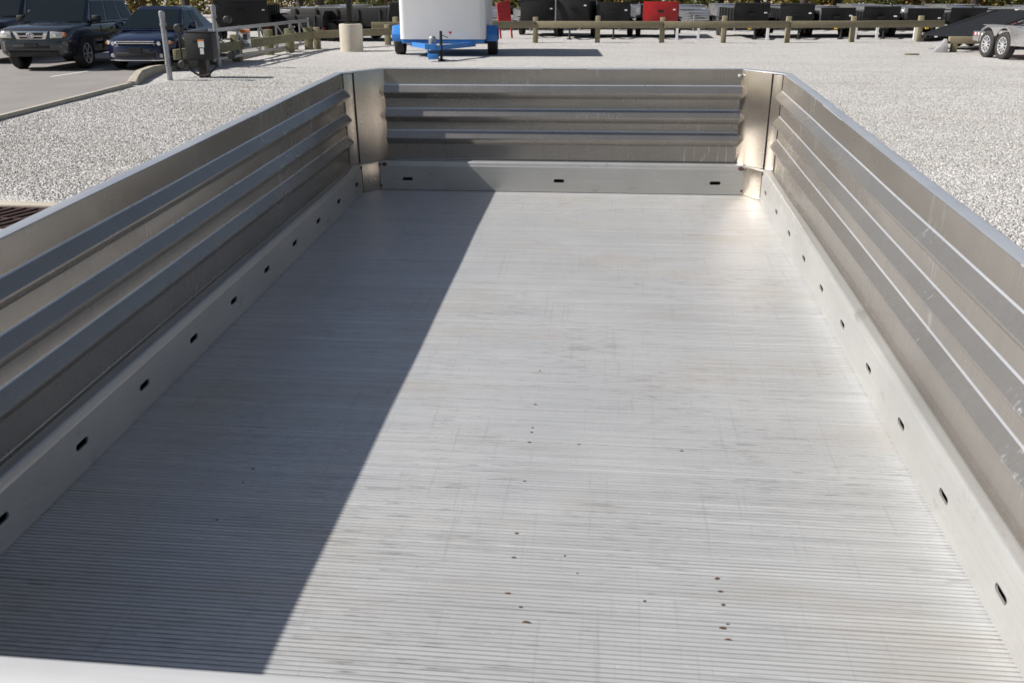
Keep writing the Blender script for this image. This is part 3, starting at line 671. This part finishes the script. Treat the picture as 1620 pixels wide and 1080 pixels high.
# ------------------------------------------------------------------ gate with its operator
def gate():
    t = thing('sliding_gate', 'galvanised tube gate frame with diagonal braces standing open beside its posts', 'gate', (-9.85, 18.6, 0))
    A = Vector((-.25, .5, 0)); B = Vector((-.55, 9.3, 0))
    def P(s, z): q = A+(B-A)*s; return (q.x, q.y, z)
    g = G(); g.bar(P(0, .90), P(1, .90), .06, .09); g.obj('top_rail', 'galv', t, bevel=.01)
    g = G(); g.bar(P(0, .17), P(1, .17), .06, .08); g.obj('bottom_rail', 'galv', t, bevel=.01)
    ss = [0, .22, .42, .60, .76, .88, 1]
    for i, s in enumerate(ss):
        g = G(); g.bar(P(s, .20), P(s, .89 if i < 6 else .99), .05, .05, (0, 1, 0)); g.obj('upright', 'galv', t)
        if i < 6:
            g = G(); g.tube(P(s+.01, .86), P(ss[i+1]-.01, .22), .02, n=8); g.obj('diagonal_brace', 'galv', t)
    return t
sg = gate()
sgn = thing('warning_sign', 'small white warning sign with an orange header hung on the tube gate', 'sign', (-10.02, 21.2, .25))
g = G(); g.box(-.15, .15, -.01, .01, .1, .62); g.obj('plate', 'label', sgn)
g = G(); g.box(-.13, .13, -.016, -.011, .52, .60); g.obj('header', 'orange', sgn)
g = G(); g.box(-.06, .06, -.016, -.011, .34, .48); g.box(-.10, .10, -.016, -.011, .20, .22); g.box(-.10, .10, -.016, -.011, .15, .17); g.obj('print', 'trim', sgn)
for (x, y, h, lb) in ((-9.62, 15.65, 1.42, 'galvanised gate guide post beside the dark operator box'), (-9.88, 18.95, 1.5, 'galvanised gate guide post standing behind the operator box')):
    p = thing('gate_post', lb, 'post', (x, y, 0), 0)
    g = G(); g.tube((0, 0, -.1), (0, 0, h), .058, n=16); g.lathe([(.065, h-.1), (.065, h+.005), (.035, h+.03)], n=16); g.obj('post', 'galv', p, smooth=True)
    g = G(); g.lathe([(.07, .0), (.07, .06)], (0, 0, .32), n=16); g.lathe([(.07, .0), (.07, .05)], (0, 0, h-.28), n=16); g.obj('clamp', 'galv', p, smooth=True)
    for z in (.33, h-.33):
        g = G(); g.bar((.06, 0, z), (.34, .02, z), .05, .07); g.obj('bracket', 'trim', p)
        g = G(); g.lathe([(.07, -.09), (.095, -.07), (.095, .07), (.07, .09)], (.34, .03, z), 'y', 14); g.obj('roller', 'trim', p, smooth=True)
ob = thing('gate_operator', 'dark grey gate operator cabinet with white and orange labels on a short stand', 'gate operator', (-9.12, 16.3, 0), R(4)); ob.scale = (.76, .8, .92)
g = G(); g.box(-.12, .12, -.05, .25, -.05, .43); g.obj('stand', 'pole', ob)
g = G(); g.prism([(-.41, .46), (.36, .42), (.40, .46), (.40, 1.05), (-.42, 1.07), (-.43, 1.0)], -.12, .34, 'y'); cb = g.obj('cabinet', 'trim', ob, bevel=.02)
g = G(); g.prism([(-.425, 1.072), (.405, 1.052), (.38, 1.075), (-.40, 1.092)], -.122, .342, 'y'); g.obj('lid', 'pole', ob, bevel=.015)
g = G(); g.bar((-.62, .0, .98), (-.30, .0, .62), .05, .06); g.bar((-.62, .0, .36), (-.25, .0, .44), .05, .05); g.tube((-.62, .02, .2), (-.62, .02, 1.1), .03); g.obj('drive_arm', 'trim', ob)
for (x0, x1, z0, z1, m_) in ((-.02, .16, .72, .86, 'label'), (-.02, .16, .865, .90, 'orange'), (.02, .13, .56, .70, 'label'), (-.16, -.05, .82, .88, 'pole')):
    g = G(); g.box(x0, x1, -.126, -.1215, z0, z1); g.obj('label_plate', m_, ob)
g = G()
pts = [Vector((-.5+.12*i, -.03, .30-.26*math.sin(math.pi*i/8))) for i in range(9)]
for a, b in zip(pts, pts[1:]): g.tube(a, b, .03, n=8)
g.obj('cable', 'trim', ob)

# ------------------------------------------------------------------ timber rail fences
def fence(label, posts, pw, ph, rail_z, rail_h, mt, splits, over=0., nside=-1):
    f = thing('timber_rail_fence', label, 'fence', (posts[0][0], posts[0][1], 0))
    o = Vector(posts[0])
    for (x, y) in posts:
        g = G(); lx, ly = x-o.x, y-o.y; h = ph*random.uniform(.97, 1.03)
        g.loft([[(lx-pw/2, ly-pw/2, z), (lx+pw/2, ly-pw/2, z), (lx+pw/2, ly+pw/2, z), (lx-pw/2, ly+pw/2, z)] for z in (-.15, h)]); g.obj('post', mt, f, bevel=.02)
    for i, j in splits:
        a, b = Vector(posts[i])-o, Vector(posts[j])-o; d = (b-a).normalized(); nrm = Vector((d.y, -d.x))
        if i == 0: a = a-d*over
        if j == len(posts)-1: b = b+d*over
        a = a+nrm*(pw/2+.05); b = b+nrm*(pw/2+.05); gap = .006
        za, zb = (rail_z if not isinstance(rail_z, list) else rail_z[i]), (rail_z if not isinstance(rail_z, list) else rail_z[j])
        g = G(); g.bar((a.x+d.x*gap, a.y+d.y*gap, za), (b.x-d.x*gap, b.y-d.y*gap, zb), .10, rail_h)
        r = g.obj('rail', mt, f, bevel=.012)
        for k in (a, b):
            q = k+nrm*.052; g = G(); g.lathe([(.02, 0), (.02, -.01), (.008, -.014)], (q.x, q.y-.0, (za if k is a else zb)+.03), 'y', 8); g.obj('bolt', 'rust', r)
    return f
P0 = [(-7.9, 30.4), (-5.3, 31.2), (-2.86, 32.0), (-.50, 32.15), (1.93, 32.3), (4.27, 32.75), (6.70, 33.1), (9.23, 33.7), (11.93, 34.45)]
fence('long timber post and rail fence in front of the black trailers', P0, .19, .95, .66, .25, 'timber', [(0, 2), (2, 4), (4, 6), (6, 8)], .9)
P1 = [(-10.42, 18.3), (-10.42, 19.9), (-10.3, 21.2), (-10.45, 24.1), (-10.2, 25.3), (-10.1, 26.9)]
fence('low greenish timber rail fence running behind the tube gate', P1, .24, .74, [.42, .42, .45, .45, .46, .48], .24, 'timber_old', [(0, 2), (2, 4), (4, 5)], .9)
P2 = [(-9.9, 27.2), (-8.95, 28.2), (-8.1, 29.9)]
fence('short timber rail fence behind the concrete lamp base', P2, .2, .72, .47, .24, 'timber', [(0, 2)], .3)

# lamp
lp = thing('lamp_post', 'dark lamp post on a fat round pale concrete base', 'lamp post', (-8.42, 26.2, 0))
g = G(); g.lathe([(.375, -.1), (.375, .80), (.365, .84), (.34, .85)], n=36); g.obj('concrete_base', 'concrete', lp, smooth=True)
g = G(); g.box(-.17, .17, -.17, .17, .85, .90); g.obj('base_plate', 'pole', lp, bevel=.01)
g = G(); g.box(-.085, .085, -.085, .085, .90, 4.6); g.obj('pole', 'pole', lp, bevel=.01)
g = G(); g.box(-.16, .16, -.7, -.09, 4.42, 4.56); g.obj('lamp_head', 'pole', lp, bevel=.02)

# ------------------------------------------------------------------ white box on a blue trailer
wb = thing('box_trailer', 'tall white box trailer on a bright blue frame and fenders', 'trailer', (-5.02, 24.9, 0), R(4))
def rrect(x0, x1, y0, y1, r, z, n=5):
    p = []
    for cx, cy, a0 in ((x1-r, y0+r, -90), (x1-r, y1-r, 0), (x0+r, y1-r, 90), (x0+r, y0+r, 180)):
        p += [(cx+r*math.cos(R(a0+90*i/n)), cy+r*math.sin(R(a0+90*i/n)), z) for i in range(n+1)]
    return p
g = G(); g.loft([rrect(-1.28, 1.28, -1.15, 2.6, .16, .50), rrect(-1.28, 1.28, -1.15, 2.6, .16, 2.85), rrect(-1.18, 1.18, -1.05, 2.5, .16, 2.95)]); g.obj('box', 'white_box', wb, smooth=True, angle=40)
g = G(); g.box(-1.24, 1.24, -1.1, 2.6, .38, .497); g.obj('frame', 'blue_paint', wb, bevel=.02)
g = G(); g.bar((-.95, -1.0, .36), (0, -3.0, .36), .08, .13); g.bar((.95, -1.0, .36), (0, -3.0, .36), .08, .13); g.box(-.28, .02, -3.05, -2.8, .32, .46); g.obj('tongue', 'blue_paint', wb)
g = G(); g.tube((.14, -2.75, .02), (.14, -2.75, .80), .04); g.lathe([(.10, 0), (.10, .03)], (.14, -2.75, .0)); g.bar((.14, -2.75, .70), (.34, -2.7, .62), .02, .02); g.obj('jack', 'pole', wb)
g = G(); g.lathe([(.10, 0), (.11, .05), (.11, .16), (.06, .22)], (-.12, -2.6, .44)); g.obj('winch', 'galv', wb, smooth=True)
g = G(); g.box(-.20, .08, -3.1, -2.85, .06, .2); g.tube((-.2, -3.0, .1), (-.2, -3.0, .4), .02); g.obj('coupler', 'blue_paint', wb, bevel=.03)
g = G(); g.prism([(.18, .72), (.30, .72), (.24, .64)], -1.162, -1.152, 'y'); g.obj('warning_sticker', 'red_paint', wb)
for sx in (-1, 1):
    a = G(); prof = [(-.62, .42), (-.62, .62), (-.46, .86), (.46, .86), (.62, .62), (.62, .42), (.56, .42), (.56, .60), (.42, .80), (-.42, .80), (-.56, .60), (-.56, .42)]
    a.prism(prof, sx*1.26, sx*1.60, 'x'); a.obj('fender', 'blue_paint', wb, bevel=.01)
    a = G(); a.prism([(-.62, .42), (-.62, .62), (-.46, .85), (.46, .85), (.62, .62), (.62, .42)], sx*1.27, sx*1.29, 'x'); a.obj('fender_back', 'blue_paint', wb)
    wheel(wb, (sx*1.44, 0, .36), sx, .36, .30, 5, .6)
g = G(); g.bar((-1.4, 0, .36), (1.4, 0, .36), .08, .08); g.obj('axle', 'black_steel', wb)

# ------------------------------------------------------------------ trailers behind the fence
def dump_trailer(label, x, y, w, L, top, rz=0, gate_m='black_steel', group='black dump trailers behind the fence', lean=.12, tarp=True, stand=True):
    t = thing('dump_trailer', label, 'trailer', (x, y, 0), rz, group)
    h = w/2
    g = G()       # open box: floor and two sides
    g.box(-h, h, .0, L, .55, .62); g.box(-h, -h+.05, .06, L, .62, top-.14); g.box(h-.05, h, .06, L, .62, top-.14); g.box(-h+.05, h-.05, L-.05, L, .62, top-.2)
    bx = g.obj('box', 'black_steel', t, bevel=.006)
    for k in range(5):
        for sx in (-1, 1):
            g = G(); yy = .35+k*(L-.6)/4; g.box(sx*(h+.02)-.022, sx*(h+.02)+.022, yy-.04, yy+.04, .56, top-.16); g.obj('side_rib', 'black_steel', bx)
    g = G(); g.prism([(.0, .56), (-lean*.2, .9), (-lean, top), (-lean+.05, top), (.055, .9), (.055, .56)], -h+.002, h-.002, 'x'); hb = g.obj('headboard', gate_m, t, bevel=.006)
    if tarp:
        g = G(); g.tube((-h, -lean+.02, top+.03), (h, -lean+.02, top+.03), .045, n=10); g.obj('tarp_roll', 'black_steel', t, smooth=True)
    g = G(); g.box(-.12, .12, -lean-.02, -.02, top-.42, top-.33); g.obj('maker_plate', 'pole', hb)
    g = G(); g.box(h-.22, h-.12, -lean-.012, 0, top-.34, top-.29); g.obj('label', 'label', hb)
    g = G(); g.bar((-h*.75, .3, .47), (-.04, -1.25, .47), .07, .13); g.bar((h*.75, .3, .47), (.04, -1.25, .47), .07, .13); g.box(-h, h, -.02, .04, .40, .545); g.obj('tongue', 'black_steel', t)
    g = G(); g.tube((0, -1.0, 0), (0, -1.0, .66), .04); g.box(-.1, .1, -1.1, -.9, 0, .03); g.obj('jack', 'rim_dark', t)
    for sx in (-1, 1):
        for yy in (1.6, 2.4): wheel(t, (sx*(h+.13), yy, .36), sx, .36, .2, 6, .6, 'rim_dark')
        g = G(); g.box(sx*(h+.13)-.13, sx*(h+.13)+.13, 1.15, 2.85, .76, .79); g.obj('fender', 'black_steel', t)
        g = G(); g.box(sx*(h-.06)-.05, sx*(h-.06)+.05, -.03, -.021, .43, .50); g.obj('reflector', 'taillens', t)
    g = G(); g.bar((-h-.05, 2.0, .36), (h+.05, 2.0, .36), .09, .09); g.obj('axle', 'black_steel', t)
    return t
BL = 'black dump trailer with a leaning headboard parked behind the timber fence'
rows = [(.3, 36.0, 1.30, 3.4, 1.60, BL), (2.05, 36.1, 1.36, 3.4, 1.45, BL),
        (5.75, 36.6, 1.45, 3.4, 1.32, BL), (7.65, 36.9, 1.40, 3.4, 1.30, BL), (9.35, 37.2, 1.42, 3.4, 1.20, BL), (11.2, 37.5, 1.45, 3.4, 1.18, BL), (13.1, 37.9, 1.50, 3.4, 1.10, BL), (14.95, 38.3, 1.45, 3.4, 1.12, BL)]
rows[0] = (-1.65, 35.9, 1.40, 3.4, 1.60, BL); rows[1] = (.05, 36.0, 1.36, 3.4, 1.42, BL)
ORD = ['first', 'second', 'third', 'fourth', 'fifth', 'sixth']
for i, r in enumerate(rows):
    lb = ('black dump trailer with the tallest headboard behind the timber fence' if i == 0 else 'black dump trailer between the tallest headboard and the red headboard' if i == 1
          else ORD[i-2]+' black dump trailer past the red headboard towards the tandem trailer')
    dt = dump_trailer(lb, r[0], r[1], r[2], r[3], r[4], rz=R((-3, 2, 4, -2, 1, -4, 3, 0)[i]), lean=.10+.05*(i % 3), tarp=i not in (1, 4))
    if i in (2, 4, 6):
        g = G(); g.box(-.28, -.16, -1.06, -1.0, .38, .56); g.obj('hang_tag', 'yellow_paint', dt)
    if i % 2:
        g = G(); g.bar((r[2]/2+.03, .1, .8), (r[2]/2+.03, 1.9, r[4]+.12), .04, .05); g.obj('tarp_arm', 'rim_dark', dt)
    else:
        g = G(); g.box(-r[2]/2-.02, -r[2]/2+.03, -.14, -.08, .5, r[4]-.05); g.obj('corner_post', 'galv' if i % 4 == 0 else 'black_steel', dt)
dump_trailer('dump trailer with a bright red headboard behind the timber fence', 2.0, 36.2, 1.45, 3.4, 1.44, gate_m='red_paint', tarp=False)
dump_trailer('black dump trailer just past the white box trailer behind the fence', -3.2, 37.2, 1.5, 3.4, 1.45)
dump_trailer('black dump trailer with a tall rolled tarp behind the open tube gate', -14.2, 31.5, 2.0, 4.2, 1.48, R(14))
dump_trailer('long black dump trailer behind the concrete lamp base', -8.4, 33.2, 2.2, 4.2, 1.35, R(80))
dump_trailer('black dump trailer behind the box trailer and lamp post', -10.9, 33.0, 2.1, 4.2, 1.12, R(75), tarp=False)

rr_ = thing('tailgate_ramp', 'red steel ramp leaning upright beside the white box trailer', 'ramp', (-4.3, 35.0, 0), R(40)); rr_.scale = (.85, .85, .93)
g = G(); g.bar((-.35, 0, 0), (-.35, .3, 1.45), .08, .05, (0, -1, 0)); g.bar((.30, 0, 0), (.30, .3, 1.62), .08, .05, (0, -1, 0)); g.obj('ramp_rail', 'red_paint', rr_)
for k in range(6):
    z = .72+k*.14; g = G(); g.bar((-.35, z*.2, z), (.30, z*.2, z+.1), .04, .17, (0, 0, 1)); g.obj('rung', 'red_paint', rr_)

def silver_trailer(label, x, y, w, L, top, rz=0, group='silver utility trailers parked in the rear rows', frame=True):
    t = thing('silver_trailer', label, 'trailer', (x, y, 0), rz, group); h = w/2
    g = G(); g.box(-h, h, 0, L, .48, .56); g.box(-h, -h+.04, 0, L, .56, top); g.box(h-.04, h, 0, L, .56, top); g.box(-h+.04, h-.04, 0, .04, .56, top); g.box(-h+.04, h-.04, L-.04, L, .56, top); g.obj('bed', 'alu_far', t, bevel=.008)
    for k in range(3):
        z = .62+k*(top-.66)/3; g = G(); g.box(-h+.05, h-.05, -.025, -.001, z, z+.045); g.obj('panel_rib', 'alu_far', t)
    g = G(); g.bar((-h*.8, .1, .43), (-.03, -1.2, .43), .06, .09); g.bar((h*.8, .1, .43), (.03, -1.2, .43), .06, .09); g.obj('tongue', 'alu_far', t)
    g = G(); g.tube((0, -1.0, 0), (0, -1.0, .75), .04); g.obj('jack', 'galv', t)
    for sx in (-1, 1):
        wheel(t, (sx*(h+.12), L*.55, .33), sx, .33, .19, 6, .6)
        g = G(); g.box(sx*(h+.12)-.12, sx*(h+.12)+.12, L*.55-.45, L*.55+.45, .69, .715); g.obj('fender', 'alu_far', t, bevel=.01)
    g = G(); g.bar((-h-.05, L*.55, .33), (h+.05, L*.55, .33), .07, .07); g.obj('axle', 'black_steel', t)
    return t
SL = 'low silver utility trailer in the rows behind the black trailers'
random.seed(21)
for k in range(17):
    x = -1.5+k*1.85+random.uniform(-.2, .2)
    silver_trailer(SL, x, 44.5+random.uniform(-.6, .6)+.12*k, 1.6, 3.6, random.uniform(.93, 1.12))
for k in range(15):
    silver_trailer(SL, -.5+k*2.5+random.uniform(-.3, .3), 52.5+random.uniform(-.6, .6)+.1*k, 1.9, 4.0, random.uniform(.98, 1.2))
for k in range(6):
    silver_trailer('silver utility trailer in the row behind the lamp post', -16.5+k*2.5, 43.5+random.uniform(-.5, .5), 1.9, 4.0, random.uniform(1.0, 1.2), group='silver utility trailers behind the lamp post')
# white stands in front of the black trailers
for i, (x, y) in enumerate(((3.05, 34.6), (6.7, 35.2), (10.3, 35.9), (12.75, 36.3), (15.1, 36.6))):
    t = thing('loading_frame', 'white steel u shaped frame standing between the black trailers', 'frame', (x, y, 0), 0, 'white frames by the fence')
    for sx in (-1, 1): g = G(); g.box(sx*.42-.05, sx*.42+.05, -.05, .05, 0, .60); g.obj('leg', 'white_paint', t)
    g = G(); g.box(-.47, .47, -.052, .052, .60, .70); g.obj('crossbar', 'white_paint', t)
    g = G(); g.box(-.37, .37, -.04, .04, .18, .26); g.obj('lower_bar', 'white_paint', t)

# ------------------------------------------------------------------ the tandem trailer and tilt deck at the end of the fence
td = thing('tandem_trailer', 'bright aluminium trailer with twin alloy wheels and red and white tape', 'trailer', (11.3, 24.9, 0), R(8))
for y in (-.45, .45): wheel(td, (.0, y, .38), -1, .38, .24, 10, .62)
for y in (-.45, .45): wheel(td, (1.95, y, .38), 1, .38, .24, 10, .62)
g = G(); g.box(.2, 1.8, -4.5, 1.75, .48, .62); g.obj('deck', 'alu_far', td, bevel=.01)
g = G(); g.box(.14, .199, .95, 1.75, .42, .70); g.obj('side_beam', 'alu_far', td, bevel=.005)
for k in range(8):
    g = G(); y = .98+k*.095; g.box(.130, .1385, y, y+.09, .60, .66); g.obj('reflective_tape', 'taillens' if k % 2 else 'label', td)
def arch(y, r, n=12): return [(y+r*math.cos(math.pi*i/n), .40+r*math.sin(math.pi*i/n)) for i in range(n+1)]
g = G(); prof = [(-1.9, .42), (-1.9, .86), (-.8, .90), (.55, .90), (.80, .80), (.93, .62), (.93, .40)]
prof += [(.45+.455*math.cos(math.pi*i/12), .40+.455*math.sin(math.pi*i/12)) for i in range(0, 13) if .45+.455*math.cos(math.pi*i/12) > .02][0:]
prof += [(-.45+.455*math.cos(math.pi*i/12), .40+.455*math.sin(math.pi*i/12)) for i in range(0, 13) if -.45+.455*math.cos(math.pi*i/12) < -.02]
g.prism(prof, -.12, -.09, 'x'); g.obj('fender_skirt', 'alu_far', td, bevel=.004)
g = G(); g.box(-.12, .2, -1.9, .75, .90, .925); g.obj('fender_top', 'alu_far', td, bevel=.008)
g = G(); g.box(-.09, .2, -4.3, -1.9, .42, .86); g.obj('side_skirt', 'alu_far', td, bevel=.01)
g = G(); g.bar((0, -.45, .38), (1.95, -.45, .38), .09, .09); g.bar((0, .45, .38), (1.95, .45, .38), .09, .09); g.obj('axle', 'black_steel', td)
g = G(); g.tube((.3, -4.3, 0), (.3, -4.3, .6), .05); g.tube((1.7, -4.3, 0), (1.7, -4.3, .6), .05); g.obj('stabiliser', 'galv', td)
for (x, y, rz) in ((12.0, 26.4, .5), (12.2, 23.9, .1)):
    b = thing('timber_block', 'rough timber block wedged under the tandem trailer', 'timber', (x, y, 0), rz, 'timber blocks under the tandem trailer')
    g = G(); g.box(-.3, .3, -.1, .1, -.03, .16); g.obj('block', 'timber', b, bevel=.01)
tl = thing('tilt_deck_trailer', 'black tilt deck trailer with its deck raised and striped with red tape', 'trailer', (12.6, 31.2, 0), R(-52))
g = G(); g.bar((0, -2.4, .42), (0, 1.5, 1.138), .14, .16); g.bar((1.7, -2.4, .42), (1.7, 1.5, 1.138), .14, .16); g.obj('deck_beam', 'black_steel', tl)
for k in range(11):
    s = k/10*.78; g = G(); g.bar((.07, -2.3+4.8*s, .49+.86*s), (1.63, -2.3+4.8*s, .49+.86*s), .372, .05, (0, -.176, .984)); g.obj('deck_board', 'black_steel', tl)
for k in range(10):
    s0, s1 = k*.078+.008, k*.078+.07
    for xx in (-.076, 1.776):
        g = G(); g.bar((xx, -2.4+5*s0, .42+.92*s0), (xx, -2.4+5*s1, .42+.92*s1), .008, .05); g.obj('reflective_tape', 'taillens' if k % 2 else 'label', tl)
g = G(); g.bar((.2, -2.8, .3), (.2, 2.2, .3), .1, .12); g.bar((1.5, -2.8, .3), (1.5, 2.2, .3), .1, .12); g.bar((.2, .9, .3), (.2, 1.1, 1.0), .08, .08); g.bar((1.5, .9, .3), (1.5, 1.1, 1.0), .08, .08); g.obj('chassis', 'black_steel', tl)
for sx, x in ((-1, -.2), (1, 1.9)):
    for y in (-.2, .6): wheel(tl, (x, y, .36), sx, .36, .2, 6, .6, 'rim_dark')
g = G(); g.bar((-.1, .2, .36), (1.8, .2, .36), .1, .1); g.obj('axle', 'black_steel', tl)
rb = thing('timber_beam', 'low timber beam lying between the grey concrete wedge and the wheels', 'timber', (10.95, 28.0, 0))
g = G(); g.bar((.0, 0, .36), (1.5, .1, .36), .16, .22); g.obj('beam', 'timber', rb, bevel=.015)
for x in (.2, 1.3): g = G(); g.box(x-.08, x+.08, -.07, .15, -.05, .26); g.obj('support', 'timber_old', rb)
ch = G(); ch.loft([[(-.36, -.2, -.05), (.16, -.26, -.05), (.2, .2, -.05), (-.3, .2, -.05)], [(-.1, -.14, .18), (.14, -.2, .2), (.17, .16, .2), (-.08, .14, .18)], [(.06, -.1, .40), (.12, -.12, .40), (.14, .08, .40), (.07, .08, .40)]])
o = ch.obj('concrete_wedge', 'rock', None, bevel=.02); o.location = (10.75, 28.0, 0); tag(o, 'grey concrete wedge at the end of the low timber beam', 'concrete')
bd = G(); bd.box(-.21, .21, -.06, .06, .0, .04); o = bd.obj('board', 'timber_old', None, bevel=.006); o.location = (9.35, 26.3, 0); tag(o, 'small flat board lying on the bare gravel near the fence', 'board')
car('red_car', 'red car parked behind the tandem trailer', 'sedan', 'red_paint', (15.4, 28.6, 0), R(150))

# ------------------------------------------------------------------ building and trees
bl = thing('metal_building', 'white metal building with a teal band behind the trailers', 'building', (-16, 74, 0))
g = G(); g.box(-7, 7, 0, 14, 0, 1.12); g.obj('wall', 'siding', bl)
g = G(); g.box(-7.05, 7.05, -.05, 14.05, 1.12, 1.34); g.obj('band', 'teal', bl)
g = G(); g.box(-7, 7, 0, 14, 1.34, 4.2); g.obj('upper_wall', 'siding', bl)
g = G(); g.prism([(-7.3, 4.2), (7.3, 4.2), (0, 5.6)], -.3, 14.3, 'y'); g.obj('roof', 'teal', bl)
for x in (-4.5, 0, 4.2): g = G(); g.box(x-.6, x+.6, -.06, -.001, 1.6, 2.7); g.obj('window', 'glass', bl)

def leaf_cloud(g, c, rx, ry, rz, n, size):
    c = Vector(c)
    for _ in range(n):
        while True:
            p = Vector((random.uniform(-1, 1), random.uniform(-1, 1), random.uniform(-1, 1)))
            if p.length < 1 and noise.noise(p*2.1+c*.7) > -.22: break
        q = c+Vector((p.x*rx, p.y*ry, p.z*rz)); s = size*random.uniform(.6, 1.4)
        u = Vector((random.gauss(0, 1), random.gauss(0, 1), random.gauss(0, .6))).normalized(); w = u.cross(Vector((random.gauss(0, 1), random.gauss(0, 1), random.gauss(0, 1)))).normalized()
        g.add([q-u*s, q+w*s*.55, q+u*s, q-w*s*.55], [(0, 1, 2, 3)])
def tree_meshes(h, r, seed, low):
    random.seed(seed); t = G(); tr = .16+h*.012
    pts = [Vector((0, 0, -.2))]
    for k in range(1, 7): pts.append(Vector((random.uniform(-.12, .12)*k, random.uniform(-.12, .12)*k, h*.75*k/6)))
    for k in range(6): t.tube(pts[k], pts[k+1], tr*(1-k*.13), tr*(1-(k+1)*.13), n=9, caps=False)
    c = G()
    for k in range(9):
        b = pts[2+k % 4]; a = random.uniform(0, 6.28); e = b+Vector((math.cos(a)*r*.75, math.sin(a)*r*.75, random.uniform(.5, 2.2)))
        t.tube(b, e, tr*.35, tr*.08, n=6, caps=False); leaf_cloud(c, e, r*.5, r*.5, r*.38, 150, .15)
    leaf_cloud(c, (0, 0, h*.8), r*.8, r*.8, h*.25, 500, .16)
    for k in range(low):
        a = random.uniform(0, 6.28); d = random.uniform(.4, 1.)*r
        leaf_cloud(c, (math.cos(a)*d, math.sin(a)*d-.4, random.uniform(.5, 2.2)), 1.1, .9, .8, 150, .12)
    return t.mesh('trunk', smooth=True), c.mesh('crown')
TV = [tree_meshes(9, 3.0, 3, 3), tree_meshes(11, 3.4, 5, 4), tree_meshes(8, 2.6, 9, 5)]
lab = {'leaf_green': 'green leafed tree in the wood edge beyond the trailers', 'leaf_yellow': 'yellow leafed autumn tree in the wood edge beyond the trailers', 'leaf_rust': 'rust brown autumn tree in the wood edge beyond the trailers'}
random.seed(11)
spots = [(-31+i*2.55+random.uniform(-.8, .8), 61+random.uniform(-3, 6)) for i in range(30)]
for i, (x, y) in enumerate(spots):
    if -23 < x < -12 and y > 60: y = 56+random.uniform(-1, 2)
    v = TV[random.randrange(3)]; lm = random.choice(['leaf_green', 'leaf_green', 'leaf_yellow', 'leaf_rust'])
    t = thing('tree', lab[lm], 'tree', (x, y, 0), random.uniform(0, 6.28), lm[5:]+' trees at the wood edge'); s = random.uniform(.85, 1.2); t.scale = (s, s, s)
    put('trunk', v[0], 'bark', t)
    cr = put('crown', v[1], None, t)
    if not v[1].materials: v[1].materials.append(M['leaf_green'])
    cr.material_slots[0].link = 'OBJECT'; cr.material_slots[0].material = M[lm]
random.seed(5); g = G()
for i in range(330):
    x = random.uniform(-75, 75); y = 76+random.uniform(0, 14); leaf_cloud(g, (x, y, random.uniform(.3, 8)), 2.6, 1.8, 1.9, 90, .28)
me = g.mesh('far_wood'); 
o = put('far_wood', me, 'leaf_green'); tag(o, 'dense far wood of autumn foliage behind the nearer trees', 'wood', kind='stuff')
g = G()
for i in range(420):
    x = random.uniform(-60, 60); y = 72+random.uniform(0, 5); leaf_cloud(g, (x, y, random.uniform(.2, 2.6)), 1.6, 1.2, .9, 80, .22)
o = put('undergrowth', g.mesh('undergrowth'), 'leaf_rust'); tag(o, 'rusty undergrowth along the foot of the wood', 'undergrowth', kind='stuff')
